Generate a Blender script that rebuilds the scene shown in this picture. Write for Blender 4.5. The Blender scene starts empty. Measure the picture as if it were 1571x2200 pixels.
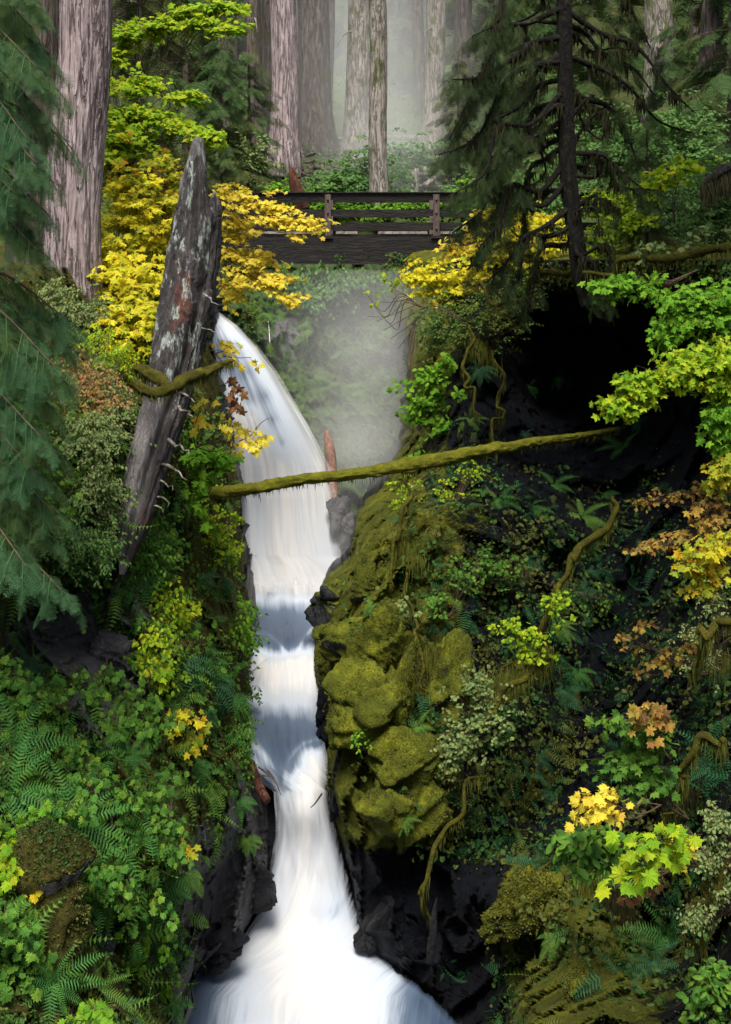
import bpy, math, random
import numpy as np
from mathutils import Matrix, Vector
R = math.radians
rng = np.random.default_rng(7)
random.seed(7)
SC = bpy.context.scene
COL = SC.collection
# ---------------------------------------------------------------- camera, sky, sun, exposure
F = 2600.0                      # focal length in photograph pixels
cam_d = bpy.data.cameras.new('camera'); cam = bpy.data.objects.new('camera', cam_d); COL.objects.link(cam)
cam_d.sensor_fit = 'VERTICAL'; cam_d.sensor_height = 36; cam_d.lens = 36*F/2200
cam_d.shift_y = -(1100-520)/2200
cam_d.clip_end = 1500; cam_d.clip_start = 0.1
cam.location = (0, 0, 0); cam.rotation_euler = (R(90), 0, 0)
SC.camera = cam
W = bpy.data.worlds.new('World'); SC.world = W; W.use_nodes = True
SUN_EL, SUN_AZ = R(65), R(-172)   # azimuth measured from +Y (away from the camera) towards +X (right)
wt = W.node_tree; bg = wt.nodes['Background']
sky = wt.nodes.new('ShaderNodeTexSky'); sky.sky_type = 'NISHITA'; sky.sun_disc = False
sky.sun_elevation = SUN_EL; sky.sun_rotation = SUN_AZ; sky.air_density = 1.2; sky.dust_density = 4
hs = wt.nodes.new('ShaderNodeHueSaturation'); hs.inputs['Saturation'].default_value = .45   # thin overcast: a greyer sky
wt.links.new(sky.outputs[0], hs.inputs['Color']); wt.links.new(hs.outputs[0], bg.inputs[0]); bg.inputs[1].default_value = 0.085
sun_d = bpy.data.lights.new('sun', 'SUN'); sun_d.energy = 3.9; sun_d.angle = R(26); sun_d.color = (1, .93, .82)
sun = bpy.data.objects.new('sun', sun_d); COL.objects.link(sun)
sd = Vector((math.sin(SUN_AZ)*math.cos(SUN_EL), math.cos(SUN_AZ)*math.cos(SUN_EL), math.sin(SUN_EL)))
sun.rotation_euler = sd.to_track_quat('Z', 'Y').to_euler()
SC.view_settings.view_transform = 'Standard'; SC.view_settings.look = 'None'
SC.view_settings.exposure = 1.1; SC.view_settings.gamma = 1
SC.render.engine = 'CYCLES'
SC.cycles.max_bounces = 6; SC.cycles.diffuse_bounces = 3; SC.cycles.glossy_bounces = 2
SC.cycles.transmission_bounces = 3; SC.cycles.volume_bounces = 3; SC.cycles.transparent_max_bounces = 12
SC.cycles.volume_step_rate = 4; SC.cycles.volume_max_steps = 64
SC.cycles.use_denoising = True; SC.cycles.sample_clamp_indirect = 6

# ---------------------------------------------------------------- helpers
def P(px, py, Y):
    px, py, Y = np.broadcast_arrays(np.asarray(px, float), np.asarray(py, float), np.asarray(Y, float))
    return np.stack([(px-785.5)/F*Y, Y, (520-py)/F*Y], -1)
def nrm(v):
    return v/np.maximum(np.linalg.norm(v, axis=-1, keepdims=True), 1e-9)
def hsh(i, j, k, s):
    n = (i.astype(np.int64)*374761393 + j.astype(np.int64)*668265263 + k.astype(np.int64)*1274126177 + s*974711) & 0xffffffff
    n = ((n ^ (n >> 13))*1274126177) & 0xffffffff
    n = ((n ^ (n >> 16))*2246822519) & 0xffffffff
    return ((n ^ (n >> 15)) & 0xffffff)/float(0xffffff)
def vn(p, s=0):
    f = np.floor(p); t = p-f; t = t*t*(3-2*t); i = f.astype(np.int64); r = 0
    for a in (0, 1):
        for b in (0, 1):
            for c in (0, 1):
                w = (t[..., 0] if a else 1-t[..., 0])*(t[..., 1] if b else 1-t[..., 1])*(t[..., 2] if c else 1-t[..., 2])
                r = r+w*hsh(i[..., 0]+a, i[..., 1]+b, i[..., 2]+c, s)
    return r*2-1
def fbm(p, o=4, s=0):
    r = 0; a = 1.; tot = 0
    for k in range(o):
        r = r+a*vn(p*2**k, s+k); tot += a; a *= .5
    return r/tot
def facets(p, s=0):
    """angular fractured blocks: every Voronoi cell is a tilted plane of its own; also returns the distance to the joints"""
    i0 = np.floor(p).astype(np.int64); d1 = np.full(p.shape[:-1], 9.); d2 = d1.copy(); val = np.zeros(p.shape[:-1])
    for a in (-1, 0, 1):
        for b in (-1, 0, 1):
            for c in (-1, 0, 1):
                i = i0+np.array([a, b, c]); I, J, K = i[..., 0], i[..., 1], i[..., 2]
                q = i+np.stack([hsh(I, J, K, s+n) for n in (1, 2, 3)], -1)*.9
                g = np.stack([hsh(I, J, K, s+n) for n in (4, 5, 6)], -1)*2-1
                v = p-q; d = np.linalg.norm(v, axis=-1)
                m = d < d1
                d2 = np.where(m, d1, np.minimum(d2, d)); val = np.where(m, (v*g).sum(-1)*.9+hsh(I, J, K, s+7)*.9-.45, val); d1 = np.where(m, d, d1)
    return val, d2-d1
class RBF:
    def __init__(s, c):
        c = np.array(c, float); s.x = c[:, :2]/500; n = len(c)
        A = np.zeros((n+3, n+3)); A[:n, :n] = s.k(s.x, s.x); A[:n, n] = 1; A[:n, n+1:] = s.x; A[n:, :n] = A[:n, n:].T
        A[:n, :n] += np.eye(n)*1e-3
        s.w = np.linalg.solve(A, np.r_[c[:, 2], 0, 0, 0])
    def k(s, a, b):
        return np.linalg.norm(a[:, None]-b[None], axis=-1)
    def __call__(s, px, py):
        px, py = np.broadcast_arrays(np.asarray(px, float), np.asarray(py, float)); sh = px.shape
        q = np.stack([px.ravel(), py.ravel()], -1)/500
        return (s.k(q, s.x)@s.w[:-3]+s.w[-3]+q@s.w[-2:]).reshape(sh)
def mesh(name, V, Fs, mats=None, smooth=True, attrs=None, uv=None):
    """V (n,3); Fs list of int arrays (m,3|4)"""
    V = np.asarray(V, np.float32); me = bpy.data.meshes.new(name)
    Fs = [np.asarray(f, np.int32) for f in Fs if len(f)]
    nl = sum(f.size for f in Fs); nf = sum(len(f) for f in Fs)
    me.vertices.add(len(V)); me.vertices.foreach_set('co', V.ravel())
    me.loops.add(nl); me.loops.foreach_set('vertex_index', np.concatenate([f.ravel() for f in Fs]))
    me.polygons.add(nf)
    tot = np.concatenate([np.full(len(f), f.shape[1], np.int32) for f in Fs])
    me.polygons.foreach_set('loop_start', np.r_[0, np.cumsum(tot)[:-1]].astype(np.int32))
    me.polygons.foreach_set('loop_total', tot)
    me.polygons.foreach_set('use_smooth', np.full(nf, smooth))
    me.update(calc_edges=True)
    for k, a in (attrs or {}).items():
        at = me.attributes.new(k, 'FLOAT', 'POINT'); at.data.foreach_set('value', np.asarray(a, np.float32).ravel())
    if mats: me.materials.append(mats)
    me.validate()
    return me
def obj(name, me, parent=None, label=None, cat=None, group=None, kind=None, loc=None):
    o = bpy.data.objects.new(name, me); COL.objects.link(o)
    if parent: o.parent = parent
    if loc is not None: o.location = loc
    if label: o['label'] = label
    if cat: o['category'] = cat
    if group: o['group'] = group
    if kind: o['kind'] = kind
    return o
def thing(name, label, cat, loc, group=None):
    return obj(name, None, None, label, cat, group, None, [float(a) for a in loc])
def grid(nu, nv):
    i = np.arange(nu*nv).reshape(nv, nu)
    return np.stack([i[:-1, :-1].ravel(), i[:-1, 1:].ravel(), i[1:, 1:].ravel(), i[1:, :-1].ravel()], -1)
class Geo:
    def __init__(s): s.V = []; s.Q = []; s.T = []; s.n = 0
    def add(s, V, Q=None, T=None):
        V = np.asarray(V, float).reshape(-1, 3)
        if Q is not None and len(Q): s.Q.append(np.asarray(Q)+s.n)
        if T is not None and len(T): s.T.append(np.asarray(T)+s.n)
        s.V.append(V); s.n += len(V)
    def mesh(s, name, mat, org=(0, 0, 0), smooth=True):
        return mesh(name, np.concatenate(s.V)-np.asarray(org, float), [np.concatenate(x) for x in (s.Q, s.T) if x], mat, smooth)
    def box(s, c, d, ang=0, axis=None):
        x = np.array([[a, b, e] for a in (-.5, .5) for b in (-.5, .5) for e in (-.5, .5)])*np.array(d)
        if axis is not None: x = x@np.asarray(axis)
        s.add(x+np.asarray(c), [[0, 1, 3, 2], [4, 6, 7, 5], [0, 4, 5, 1], [2, 3, 7, 6], [0, 2, 6, 4], [1, 5, 7, 3]])
    def bar(s, a, b, w, h):
        a = np.asarray(a, float); b = np.asarray(b, float); z = nrm(b-a); up = np.array([0, 0, 1.]) if abs(z[2]) < .9 else np.array([1., 0, 0])
        x = nrm(np.cross(up, z)); y = np.cross(z, x)
        s.box((a+b)/2, (np.linalg.norm(b-a), w, h), axis=np.stack([z, x, y]))
def spline(pts, n):
    p = np.asarray(pts, float); t = np.r_[0, np.cumsum(np.linalg.norm(np.diff(p[:, :3], axis=0), axis=1))]; t /= t[-1]
    u = np.linspace(0, 1, n); out = np.empty((n, p.shape[1]))
    m = np.gradient(p, t, axis=0) if len(p) > 2 else np.repeat((p[1:]-p[:1]), 2, 0)
    k = np.clip(np.searchsorted(t, u)-1, 0, len(p)-2); h = (t[k+1]-t[k])[:, None]; s = ((u-t[k])[:, None])/h
    return (2*s**3-3*s**2+1)*p[k]+(s**3-2*s**2+s)*h*m[k]+(-2*s**3+3*s**2)*p[k+1]+(s**3-s**2)*h*m[k+1]
def tube(pts, rad, seg=8, bump=None, cap=True, flat=1.):
    """tube along pts (n,3), radii (n,); bump(angle, along, pos)->relative radius"""
    p = np.asarray(pts, float); n = len(p); rad = np.broadcast_to(np.asarray(rad, float), (n,))
    t = nrm(np.gradient(p, axis=0)); ref = np.array([0, 1., 0.]) if abs(t[:, 1]).mean() < .8 else np.array([1., 0, 0])
    x = nrm(np.cross(np.broadcast_to(ref, t.shape), t)); y = np.cross(t, x)
    a = np.linspace(0, 2*np.pi, seg, endpoint=False)
    d = np.cos(a)[None, :, None]*x[:, None]+np.sin(a)[None, :, None]*y[:, None]*flat
    r = rad[:, None]*np.ones((1, seg))
    if bump is not None:
        al = np.r_[0, np.cumsum(np.linalg.norm(np.diff(p, axis=0), axis=1))]
        r = r*(1+bump(np.broadcast_to(a[None], r.shape), np.broadcast_to(al[:, None], r.shape)))
    V = (p[:, None]+d*r[..., None]).reshape(-1, 3)
    i = np.arange(n*seg).reshape(n, seg); j = np.roll(i, -1, 1)
    Q = np.stack([i[:-1].ravel(), j[:-1].ravel(), j[1:].ravel(), i[1:].ravel()], -1)
    T = None
    if cap:
        V = np.concatenate([V, p[:1], p[-1:]]); c0, c1 = n*seg, n*seg+1
        T = np.concatenate([np.stack([np.full(seg, c0), j[0], i[0]], -1), np.stack([np.full(seg, c1), i[-1], j[-1]], -1)])
    return V, Q, T
def thin(A, B, ra, rb):
    """many three-sided sticks at once: A,B (n,3)"""
    A = np.asarray(A, float); B = np.asarray(B, float); n = len(A); t = nrm(B-A)
    x = nrm(np.cross(t, np.array([.31, .87, .39]))); y = np.cross(t, x); V = []
    for e, r in ((A, ra), (B, rb)):
        for k in range(3):
            c = 2*np.pi*k/3; V.append(e+(x*math.cos(c)+y*math.sin(c))*np.broadcast_to(np.asarray(r, float).reshape(-1, 1), (n, 1)))
    V = np.stack(V, 1).reshape(-1, 3); b = np.arange(n)[:, None]*6
    Q = np.concatenate([b+np.array([[0, 1, 4, 3]]), b+np.array([[1, 2, 5, 4]]), b+np.array([[2, 0, 3, 5]])])
    return V, Q
def scatter(tv, tf, pos, M, sc):
    """copies of a template: M (n,3,3) rows are the images of the axes"""
    n = len(pos); V = np.einsum('vk,nkj->nvj', tv, M)*np.asarray(sc).reshape(-1, 1, 1)+pos[:, None]
    return V.reshape(-1, 3), (np.arange(n)[:, None, None]*len(tv)+tf[None]).reshape(-1, tf.shape[1])
def frames(t, n):
    y = nrm(t); x = nrm(np.cross(y, n)); z = np.cross(x, y)
    return np.stack([x, y, z], 1)
# ---------------------------------------------------------------- leaf, frond and spray templates (unit length along +Y)
def maple_t(lobes, deep, seed):
    r = np.random.default_rng(seed); c = np.array([0, .38]); pts = [(0, 0, 0)]
    angs = np.linspace(-128, 128, lobes)
    L = {5: [.5, .62, .68, .62, .5], 7: [.4, .55, .62, .66, .62, .55, .4]}[lobes]; out = []
    for k, a in enumerate(angs):
        A = R(a+r.uniform(-5, 5)); l = L[k]*r.uniform(.9, 1.08); w = R(256/(lobes-1)/2)
        if k == 0: out.append((R(a-w*57*.9), .2))
        out += [(A-w*.55, l*.74), (A-w*.22, l*.84), (A, l), (A+w*.25, l*.82), (A+w*.55, l*.72), (A+w, l*deep)]
    out[-1] = (out[-1][0], .2)
    v = [(0, .36, .0)]
    for A, l in out:
        x = math.sin(A)*l; y = c[1]+math.cos(A)*l; v.append((x, max(y, -.1), -.24*abs(x)-.22*max(y-.4, 0)+r.uniform(-.05, .05)))
    v.append((0, .0, .0)); v = np.array(v); m = len(v)
    f = [[0, i+1, i] for i in range(1, m-1)]+[[0, 1, m-1]]
    return v, np.array(f)
MAPLE = [maple_t(5, .5, s) for s in range(3)]
MAPLE7 = [maple_t(7, .72, s) for s in range(4)]
BROAD = [maple_t(5, .86, s) for s in (5, 6, 7)]
OVAL = (np.array([[0, 0, 0], [.27, .32, -.06], [.22, .72, -.1], [0, 1, -.14], [-.22, .72, -.1], [-.27, .32, -.06], [0, .5, .02]]),
        np.array([[0, 1, 6], [1, 2, 6], [2, 3, 6], [3, 4, 6], [4, 5, 6], [5, 0, 6]]))
OVAL2 = (np.array([[0, 0, 0], [.33, .5, -.07], [0, 1, -.08], [-.33, .5, -.07]]), np.array([[0, 1, 2], [0, 2, 3]]))
def frond_t(n, seed, droop=.6, pin=.125, tip=.025):
    r = np.random.default_rng(seed); g = Geo(); side = r.uniform(-.12, .12)
    def c(t): return np.array([side*t*t, t-.16*t*t, .12*t-droop*t*t])
    for k in range(n):
        t = .06+.94*k/n; p = c(t); q = c(t+.9/n); ln = (pin*math.sin(math.pi*min(1, (t+.12)**.75))**.8+tip*(1-t))*r.uniform(.85, 1.1)
        for s in (-1, 1):
            e = p+np.array([s*ln, ln*.42, -ln*.18+r.uniform(-.01, .01)])
            m = (p+q)/2*.5+e*.5
            g.add([p, q*.55+p*.45, m+np.array([0, .2/n, 0]), e, m-np.array([0, .16/n, 0])], None, [[0, 1, 4], [1, 2, 4], [2, 3, 4]])
    ts = [c(t) for t in np.linspace(0, 1, 6)]; V, Q, T = tube(ts, np.linspace(.009, .003, 6), 3, cap=False); g.add(V, Q)
    return g
FROND = [frond_t(19, s) for s in range(4)]
FROND_L = [frond_t(13, s+9, .75, .17, .05) for s in range(3)]
def spray_t(nt, nn, seed, needle=.05, wd=.014):
    """flat drooping conifer spray: axis, side twigs and needles"""
    r = np.random.default_rng(seed); V = []; T = []
    def cur(t): return np.array([0, t, -.28*t*t])
    def needles(a, b, k):
        d = nrm(b-a); sd_ = nrm(np.cross(d, [0, 0, 1.]))
        for i in range(k):
            p = a+(b-a)*(i+.5)/k
            for s in (-1, 1):
                e = p+(d*.45+sd_*s*.9+np.array([0, 0, r.uniform(-.35, .1)]))*needle*r.uniform(.7, 1.15)
                n = len(V); V.extend([p-d*wd*.6, p+d*wd*.6, e]); T.append([n, n+1, n+2])
    for k in range(nt):
        t = .05+.9*k/nt; a = cur(t); ln = .42*(1-t)**.75*r.uniform(.75, 1.15)+.05
        for s in (-1, 1):
            b = a+np.array([s*ln*.82, ln*.5, -ln*.3+r.uniform(-.05, .03)]); m = (a+b)/2+np.array([0, 0, .03*ln])
            needles(a, m, nn//2+1); needles(m, b, nn//2+1)
            n = len(V); V.extend([a, a+[0, .012, 0], b]); T.append([n, n+1, n+2])
    needles(cur(.85), cur(1.05), 4)
    for k in range(4):
        a, b = cur(k/4), cur((k+1)/4); n = len(V); V.extend([a-[.009, 0, 0], a+[.009, 0, 0], b]); T.append([n, n+1, n+2])
    return np.array(V), np.array(T)
SPRAY = [spray_t(9, 7, s) for s in range(3)]
SPRAY_C = [spray_t(7, 4, s, .085, .022) for s in range(3)]
# ---------------------------------------------------------------- materials
class NT:
    def __init__(s, name):
        s.m = bpy.data.materials.new(name); s.m.use_nodes = True; s.t = s.m.node_tree; s.t.nodes.clear()
        s.out = s.n('ShaderNodeOutputMaterial')
    def n(s, typ, ins=None, **kw):
        x = s.t.nodes.new(typ)
        for k, v in kw.items(): setattr(x, k, v)
        for k, v in (ins or {}).items(): s.set(x.inputs[k], v)
        return x
    def set(s, sock, v):
        if isinstance(v, bpy.types.NodeSocket): s.t.links.new(v, sock)
        elif isinstance(v, bpy.types.Node): s.t.links.new(v.outputs[0], sock)
        else: sock.default_value = v
    def noise(s, sc, det=4, vec=None, rough=.6, dist=0):
        d = {'Scale': sc, 'Detail': det, 'Roughness': rough, 'Distortion': dist}
        if vec is not None: d['Vector'] = vec
        return s.n('ShaderNodeTexNoise', d).outputs['Fac']
    def ramp(s, fac, stops, interp='LINEAR'):
        x = s.n('ShaderNodeValToRGB', {'Fac': fac}); x.color_ramp.interpolation = interp; e = x.color_ramp.elements
        while len(e) < len(stops): e.new(.5)
        for q, (p, c) in zip(e, stops):
            q.position = p; q.color = (*c, 1) if len(c) == 3 else c
        return x.outputs[0]
    def mix(s, f, a, b, bt='MIX'):
        x = s.n('ShaderNodeMix', data_type='RGBA', blend_type=bt)
        s.set(x.inputs[0], f)
        for i, v in ((6, a), (7, b)): s.set(x.inputs[i], (*v, 1) if isinstance(v, tuple) and len(v) == 3 else v)
        return x.outputs[2]
    def math(s, op, a, b=None, clamp=False):
        x = s.n('ShaderNodeMath', operation=op, use_clamp=clamp); s.set(x.inputs[0], a)
        if b is not None: s.set(x.inputs[1], b)
        return x.outputs[0]
    def mr(s, v, a, b, c=0, d=1):
        return s.n('ShaderNodeMapRange', {'Value': v, 'From Min': a, 'From Max': b, 'To Min': c, 'To Max': d}).outputs[0]
    def pos(s, scale=(1, 1, 1)):
        g = s.n('ShaderNodeNewGeometry'); return s.n('ShaderNodeMapping', {'Vector': g.outputs['Position'], 'Scale': scale}).outputs[0]
    def oc(s, scale=(1, 1, 1), rot=(0, 0, 0)):
        g = s.n('ShaderNodeTexCoord'); return s.n('ShaderNodeMapping', {'Vector': g.outputs['Object'], 'Scale': scale, 'Rotation': rot}).outputs[0]
    def bump(s, h, st, dist=.05, nrm_=None):
        d = {'Height': h, 'Strength': st, 'Distance': dist}
        if nrm_ is not None: d['Normal'] = nrm_
        return s.n('ShaderNodeBump', d).outputs[0]
    def bsdf(s, col, rough=.7, normal=None, spec=.3, **kw):
        d = {'Base Color': (*col, 1) if isinstance(col, tuple) else col, 'Roughness': rough, 'Specular IOR Level': spec}
        if normal is not None: d['Normal'] = normal
        d.update(kw)
        return s.n('ShaderNodeBsdfPrincipled', d).outputs[0]
    def done(s, sh): s.t.links.new(sh, s.out.inputs[0]); return s.m
def leafmat(name, stops, transl=.45, rough=.6, patch=None, sc=.9):
    """stops: colours chosen leaf by leaf; patch=(colour list) is a second palette in patches"""
    t = NT(name); g = t.n('ShaderNodeNewGeometry'); oi = t.n('ShaderNodeObjectInfo')
    f = t.math('FRACT', t.math('ADD', g.outputs['Random Per Island'], oi.outputs['Random']))
    def rp(st): return t.ramp(f, [(i/max(1, len(st)-1), c) for i, c in enumerate(st)])
    c = rp(stops)
    if patch:
        k = t.mr(t.noise(sc, 3, t.pos()), .46, .56); c = t.mix(k, c, rp(patch))
    c = t.mix(t.mr(t.noise(60, 2, t.pos()), .3, .7, 0, .35), c, tuple(.5*a for a in stops[0]))
    b = t.bsdf(c, rough, spec=.12); tr = t.n('ShaderNodeBsdfTranslucent', {'Color': c}).outputs[0]
    return t.done(t.n('ShaderNodeMixShader', {0: transl, 1: b, 2: tr}).outputs[0])
def barkmat(name, cols, sc=(9, 9, 1.6), bump=.9, rough=.85, moss=0, mosscol=(.09, .10, .025)):
    t = NT(name); v = t.oc(sc); n1 = t.noise(1.6, 8, v, .62, .6); n2 = t.noise(5, 6, v, .7)
    w = t.math('ABSOLUTE', t.math('SUBTRACT', t.noise(1.1, 5, t.oc((sc[0]*1.0, sc[1]*1.0, sc[2]*.55)), .6, 1.2), .5))
    crack = t.mr(w, 0, .045)
    h = t.math('ADD', t.math('MULTIPLY', crack, .6), t.math('ADD', n1, t.math('MULTIPLY', n2, .5)))
    c = t.ramp(n1, [(.3, cols[0]), (.5, cols[1]), (.68, cols[2])])
    c = t.mix(t.mr(crack, 0, 1, .75, 0), c, tuple(a*.28 for a in cols[0]))
    c = t.mix(t.mr(n2, .52, .75, 0, .6), c, cols[-1])
    if moss:
        k = t.mr(t.noise(2.2, 6, t.oc((1, 1, .6))), .62-moss*.3, .72-moss*.3); c = t.mix(k, c, mosscol)
    return t.done(t.bsdf(c, rough, t.bump(h, bump, .06), .2))
def mossmat(name, cols, sc=1., bump=1., rock=None, thr=.5, rockcol=(.035, .038, .045), ds=.75):
    t = NT(name); p = t.pos(); n1 = t.noise(2.2*sc, 8, p, .65); n2 = t.noise(38*sc, 5, p, .75); n3 = t.noise(9*sc, 6, p, .7)
    c = t.ramp(n1, [(.3, cols[0]), (.5, cols[1]), (.7, cols[2])])
    c = t.mix(t.mr(n2, .35, .7, 0, .75 if thr != .12 else .4), c, tuple(a*.3 for a in cols[0]))
    c = t.mix(t.mr(n3, .54, .66, 0, .8), c, tuple(a*.45+b for a, b in zip(cols[1], (.03, .018, .006))))
    h = t.math('ADD', t.math('MULTIPLY', n3, 1.), t.math('MULTIPLY', n2, .6)); rg = .95; sp = .1
    if rock:
        a = t.n('ShaderNodeAttribute', attribute_name='moss').outputs['Fac']
        k = t.mr(t.math('ADD', t.math('MULTIPLY', t.noise(3.5*sc, 7, p, .68), .9), a), thr+.42, thr+.54)
        r1 = t.noise(3.2, 9, t.pos((1, 1, .45)), .7, .8); r2 = t.noise(14, 7, t.pos((1, 1, .3)), .7)
        rc = t.ramp(r1, [(.3, tuple(x*.4 for x in rockcol)), (.52, rockcol), (.66, tuple(x*1.7 for x in rockcol)), (.78, tuple(x*2.4 for x in rockcol))])
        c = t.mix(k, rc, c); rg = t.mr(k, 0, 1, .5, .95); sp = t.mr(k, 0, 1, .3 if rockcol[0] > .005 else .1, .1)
        h = t.math('ADD', h, t.math('ADD', t.math('MULTIPLY', k, 1.1), t.math('MULTIPLY', r2, 1.2)))
    return t.done(t.bsdf(c, rg, t.bump(h, bump, .07), sp))
M = {}
M['yellow'] = leafmat('yellow_maple_leaf', [(.6, .46, .02), (.68, .6, .03), (.74, .68, .04), (.6, .6, .03), (.4, .5, .03)], .55,
                      patch=[(.28, .38, .03), (.2, .34, .03), (.46, .46, .03), (.52, .28, .02), (.14, .3, .03)], sc=.8)
M['gold'] = leafmat('golden_leaf', [(.68, .46, .05), (.74, .64, .07), (.78, .7, .09), (.66, .56, .05)], .55)
M['ygreen'] = leafmat('yellow_green_leaf', [(.16, .32, .014), (.28, .44, .018), (.46, .5, .02), (.1, .26, .015)], .5)
M['bright'] = leafmat('bright_green_leaf', [(.08, .22, .014), (.13, .32, .02), (.2, .38, .025), (.06, .16, .012)], .5)
M['green'] = leafmat('green_leaf', [(.035, .10, .014), (.06, .16, .02), (.09, .21, .025), (.14, .24, .025)], .4)
M['bluegreen'] = leafmat('blue_green_leaf', [(.03, .10, .014), (.06, .17, .024), (.09, .23, .03), (.18, .28, .028)], .4)
M['pale'] = leafmat('pale_small_leaf', [(.1, .17, .05), (.16, .24, .08), (.2, .26, .1), (.24, .25, .06)], .4)
M['peach'] = leafmat('peach_small_leaf', [(.34, .14, .07), (.4, .22, .1), (.2, .22, .06), (.3, .28, .06), (.28, .1, .04)], .45)
M['orange'] = leafmat('orange_leaf', [(.22, .1, .03), (.3, .17, .04), (.36, .26, .04), (.2, .2, .04), (.12, .06, .03)], .45)
M['dry'] = leafmat('dry_brown_leaf', [(.12, .05, .03), (.2, .09, .04), (.25, .13, .05)], .3)
M['fern'] = leafmat('fern_frond', [(.025, .10, .022), (.045, .15, .03), (.07, .18, .03)], .35)
M['fern_y'] = leafmat('light_fern_frond', [(.06, .14, .025), (.09, .2, .03), (.13, .22, .03)], .4)
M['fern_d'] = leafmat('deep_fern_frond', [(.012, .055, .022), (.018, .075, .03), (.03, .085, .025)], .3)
M['needle'] = leafmat('blue_green_needles', [(.022, .07, .03), (.04, .105, .042), (.065, .14, .055)], .25, patch=[(.04, .09, .025), (.07, .12, .035)], sc=1.5)
M['needle_d'] = leafmat('silhouette_needles', [(.010, .024, .007), (.018, .036, .009), (.035, .05, .012)], .3)  # silhouette of the right-rim hemlock put into the needle colour
M['needle_f'] = leafmat('far_needles', [(.03, .07, .02), (.05, .1, .03), (.07, .12, .03)], .3, patch=[(.07, .09, .03), (.09, .1, .03)], sc=.4)
M['under'] = leafmat('understory_leaf', [(.05, .13, .03), (.08, .19, .05), (.12, .22, .05), (.06, .12, .03)], .4)
M['cover'] = leafmat('ground_cover_leaf', [(.03, .09, .02), (.06, .15, .03), (.1, .2, .04), (.15, .2, .04)], .4, patch=[(.08, .12, .02), (.14, .15, .02), (.05, .1, .02)], sc=1.2)
M['cover_d'] = leafmat('dim_ground_cover_leaf', [(.02, .06, .015), (.035, .09, .02), (.06, .11, .02)], .3, patch=[(.08, .1, .02), (.1, .1, .02)], sc=1.5)  # leaf colour darkened to stand in for shade on the right wall
M['mosshair'] = leafmat('moss_strand', [(.05, .06, .012), (.09, .10, .016), (.14, .14, .022)], .3)
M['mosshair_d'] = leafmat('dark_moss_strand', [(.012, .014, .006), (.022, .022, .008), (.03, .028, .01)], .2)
M['bark'] = barkmat('pinkish_grey_bark', [(.16, .12, .12), (.30, .24, .245), (.40, .34, .35)], (7, 7, 1.0))
M['bark_l'] = barkmat('pale_mossy_bark', [(.15, .13, .11), (.25, .225, .2), (.33, .31, .28)], (8, 8, 1.6), moss=.3, mosscol=(.09, .1, .045))
M['bark_d'] = barkmat('dark_bark', [(.05, .035, .03), (.09, .07, .062), (.16, .14, .13)], (6, 6, 1.1), moss=.25, mosscol=(.06, .06, .02))
M['bark_k'] = barkmat('silhouette_bark', [(.003, .003, .002), (.006, .005, .004), (.012, .012, .010)], (8, 8, 4), moss=.1, mosscol=(.03, .035, .01))  # bark near black to stand in for a backlit silhouette
M['twig'] = barkmat('twig_bark', [(.04, .025, .015), (.06, .04, .025), (.08, .06, .04)], bump=.2)
M['redwood'] = barkmat('broken_red_wood', [(.04, .014, .01), (.09, .032, .02), (.16, .07, .04)], (14, 14, 1.2))
M['deadwood'] = barkmat('grey_dead_wood', [(.2, .19, .19), (.34, .33, .33), (.5, .5, .49)], (16, 16, 1.0), .5)
M['moss'] = mossmat('moss', [(.05, .05, .010), (.11, .105, .014), (.19, .18, .02)], 3.)
M['mossrock'] = mossmat('mossy_rock', [(.04, .05, .009), (.105, .125, .013), (.25, .26, .02)], 1.2, 1., True, .12)
M['cliffL'] = mossmat('left_cliff_rock', [(.035, .04, .01), (.075, .07, .016), (.12, .12, .02)], 1., 1., True, .2, (.05, .05, .057))
M['cliffR'] = mossmat('right_cliff_shaded_rock', [(.045, .055, .009), (.105, .12, .013), (.22, .225, .018)], 1., 1., True, .32, (.004, .005, .008))  # rock near black: the shade of the dark wall is put into its colour
M['cliffB'] = mossmat('back_cliff_rock', [(.025, .05, .015), (.05, .09, .03), (.09, .14, .05)], .8, .8, True, .2, (.09, .09, .1))
M['bed'] = mossmat('wet_rock', [(.02, .02, .02), (.03, .03, .03), (.04, .04, .04)], 1., 1., True, 3., (.007, .008, .012))
M['mosslog'] = mossmat('bright_log_moss', [(.09, .10, .012), (.2, .21, .018), (.32, .31, .03)], 3.)
M['wetwood'] = barkmat('pale_red_wet_wood', [(.13, .07, .055), (.2, .11, .085), (.28, .17, .14)], (10, 10, 1), .3)
M['soil'] = mossmat('forest_soil', [(.03, .05, .015), (.05, .075, .02), (.08, .1, .03)], .5)
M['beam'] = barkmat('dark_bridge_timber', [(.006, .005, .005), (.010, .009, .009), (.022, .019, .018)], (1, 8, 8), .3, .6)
M['post'] = barkmat('brown_post_timber', [(.06, .04, .035), (.09, .065, .06), (.12, .1, .095)], (10, 10, 1.5), .3, .6)
M['deck'] = barkmat('weathered_deck_plank', [(.12, .1, .09), (.2, .17, .16), (.28, .25, .24)], (3, 3, 3), .3, .6)
M['iron'] = NT('black_iron'); M['iron'] = M['iron'].done(M['iron'].bsdf((.02, .02, .02), .5))
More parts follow.
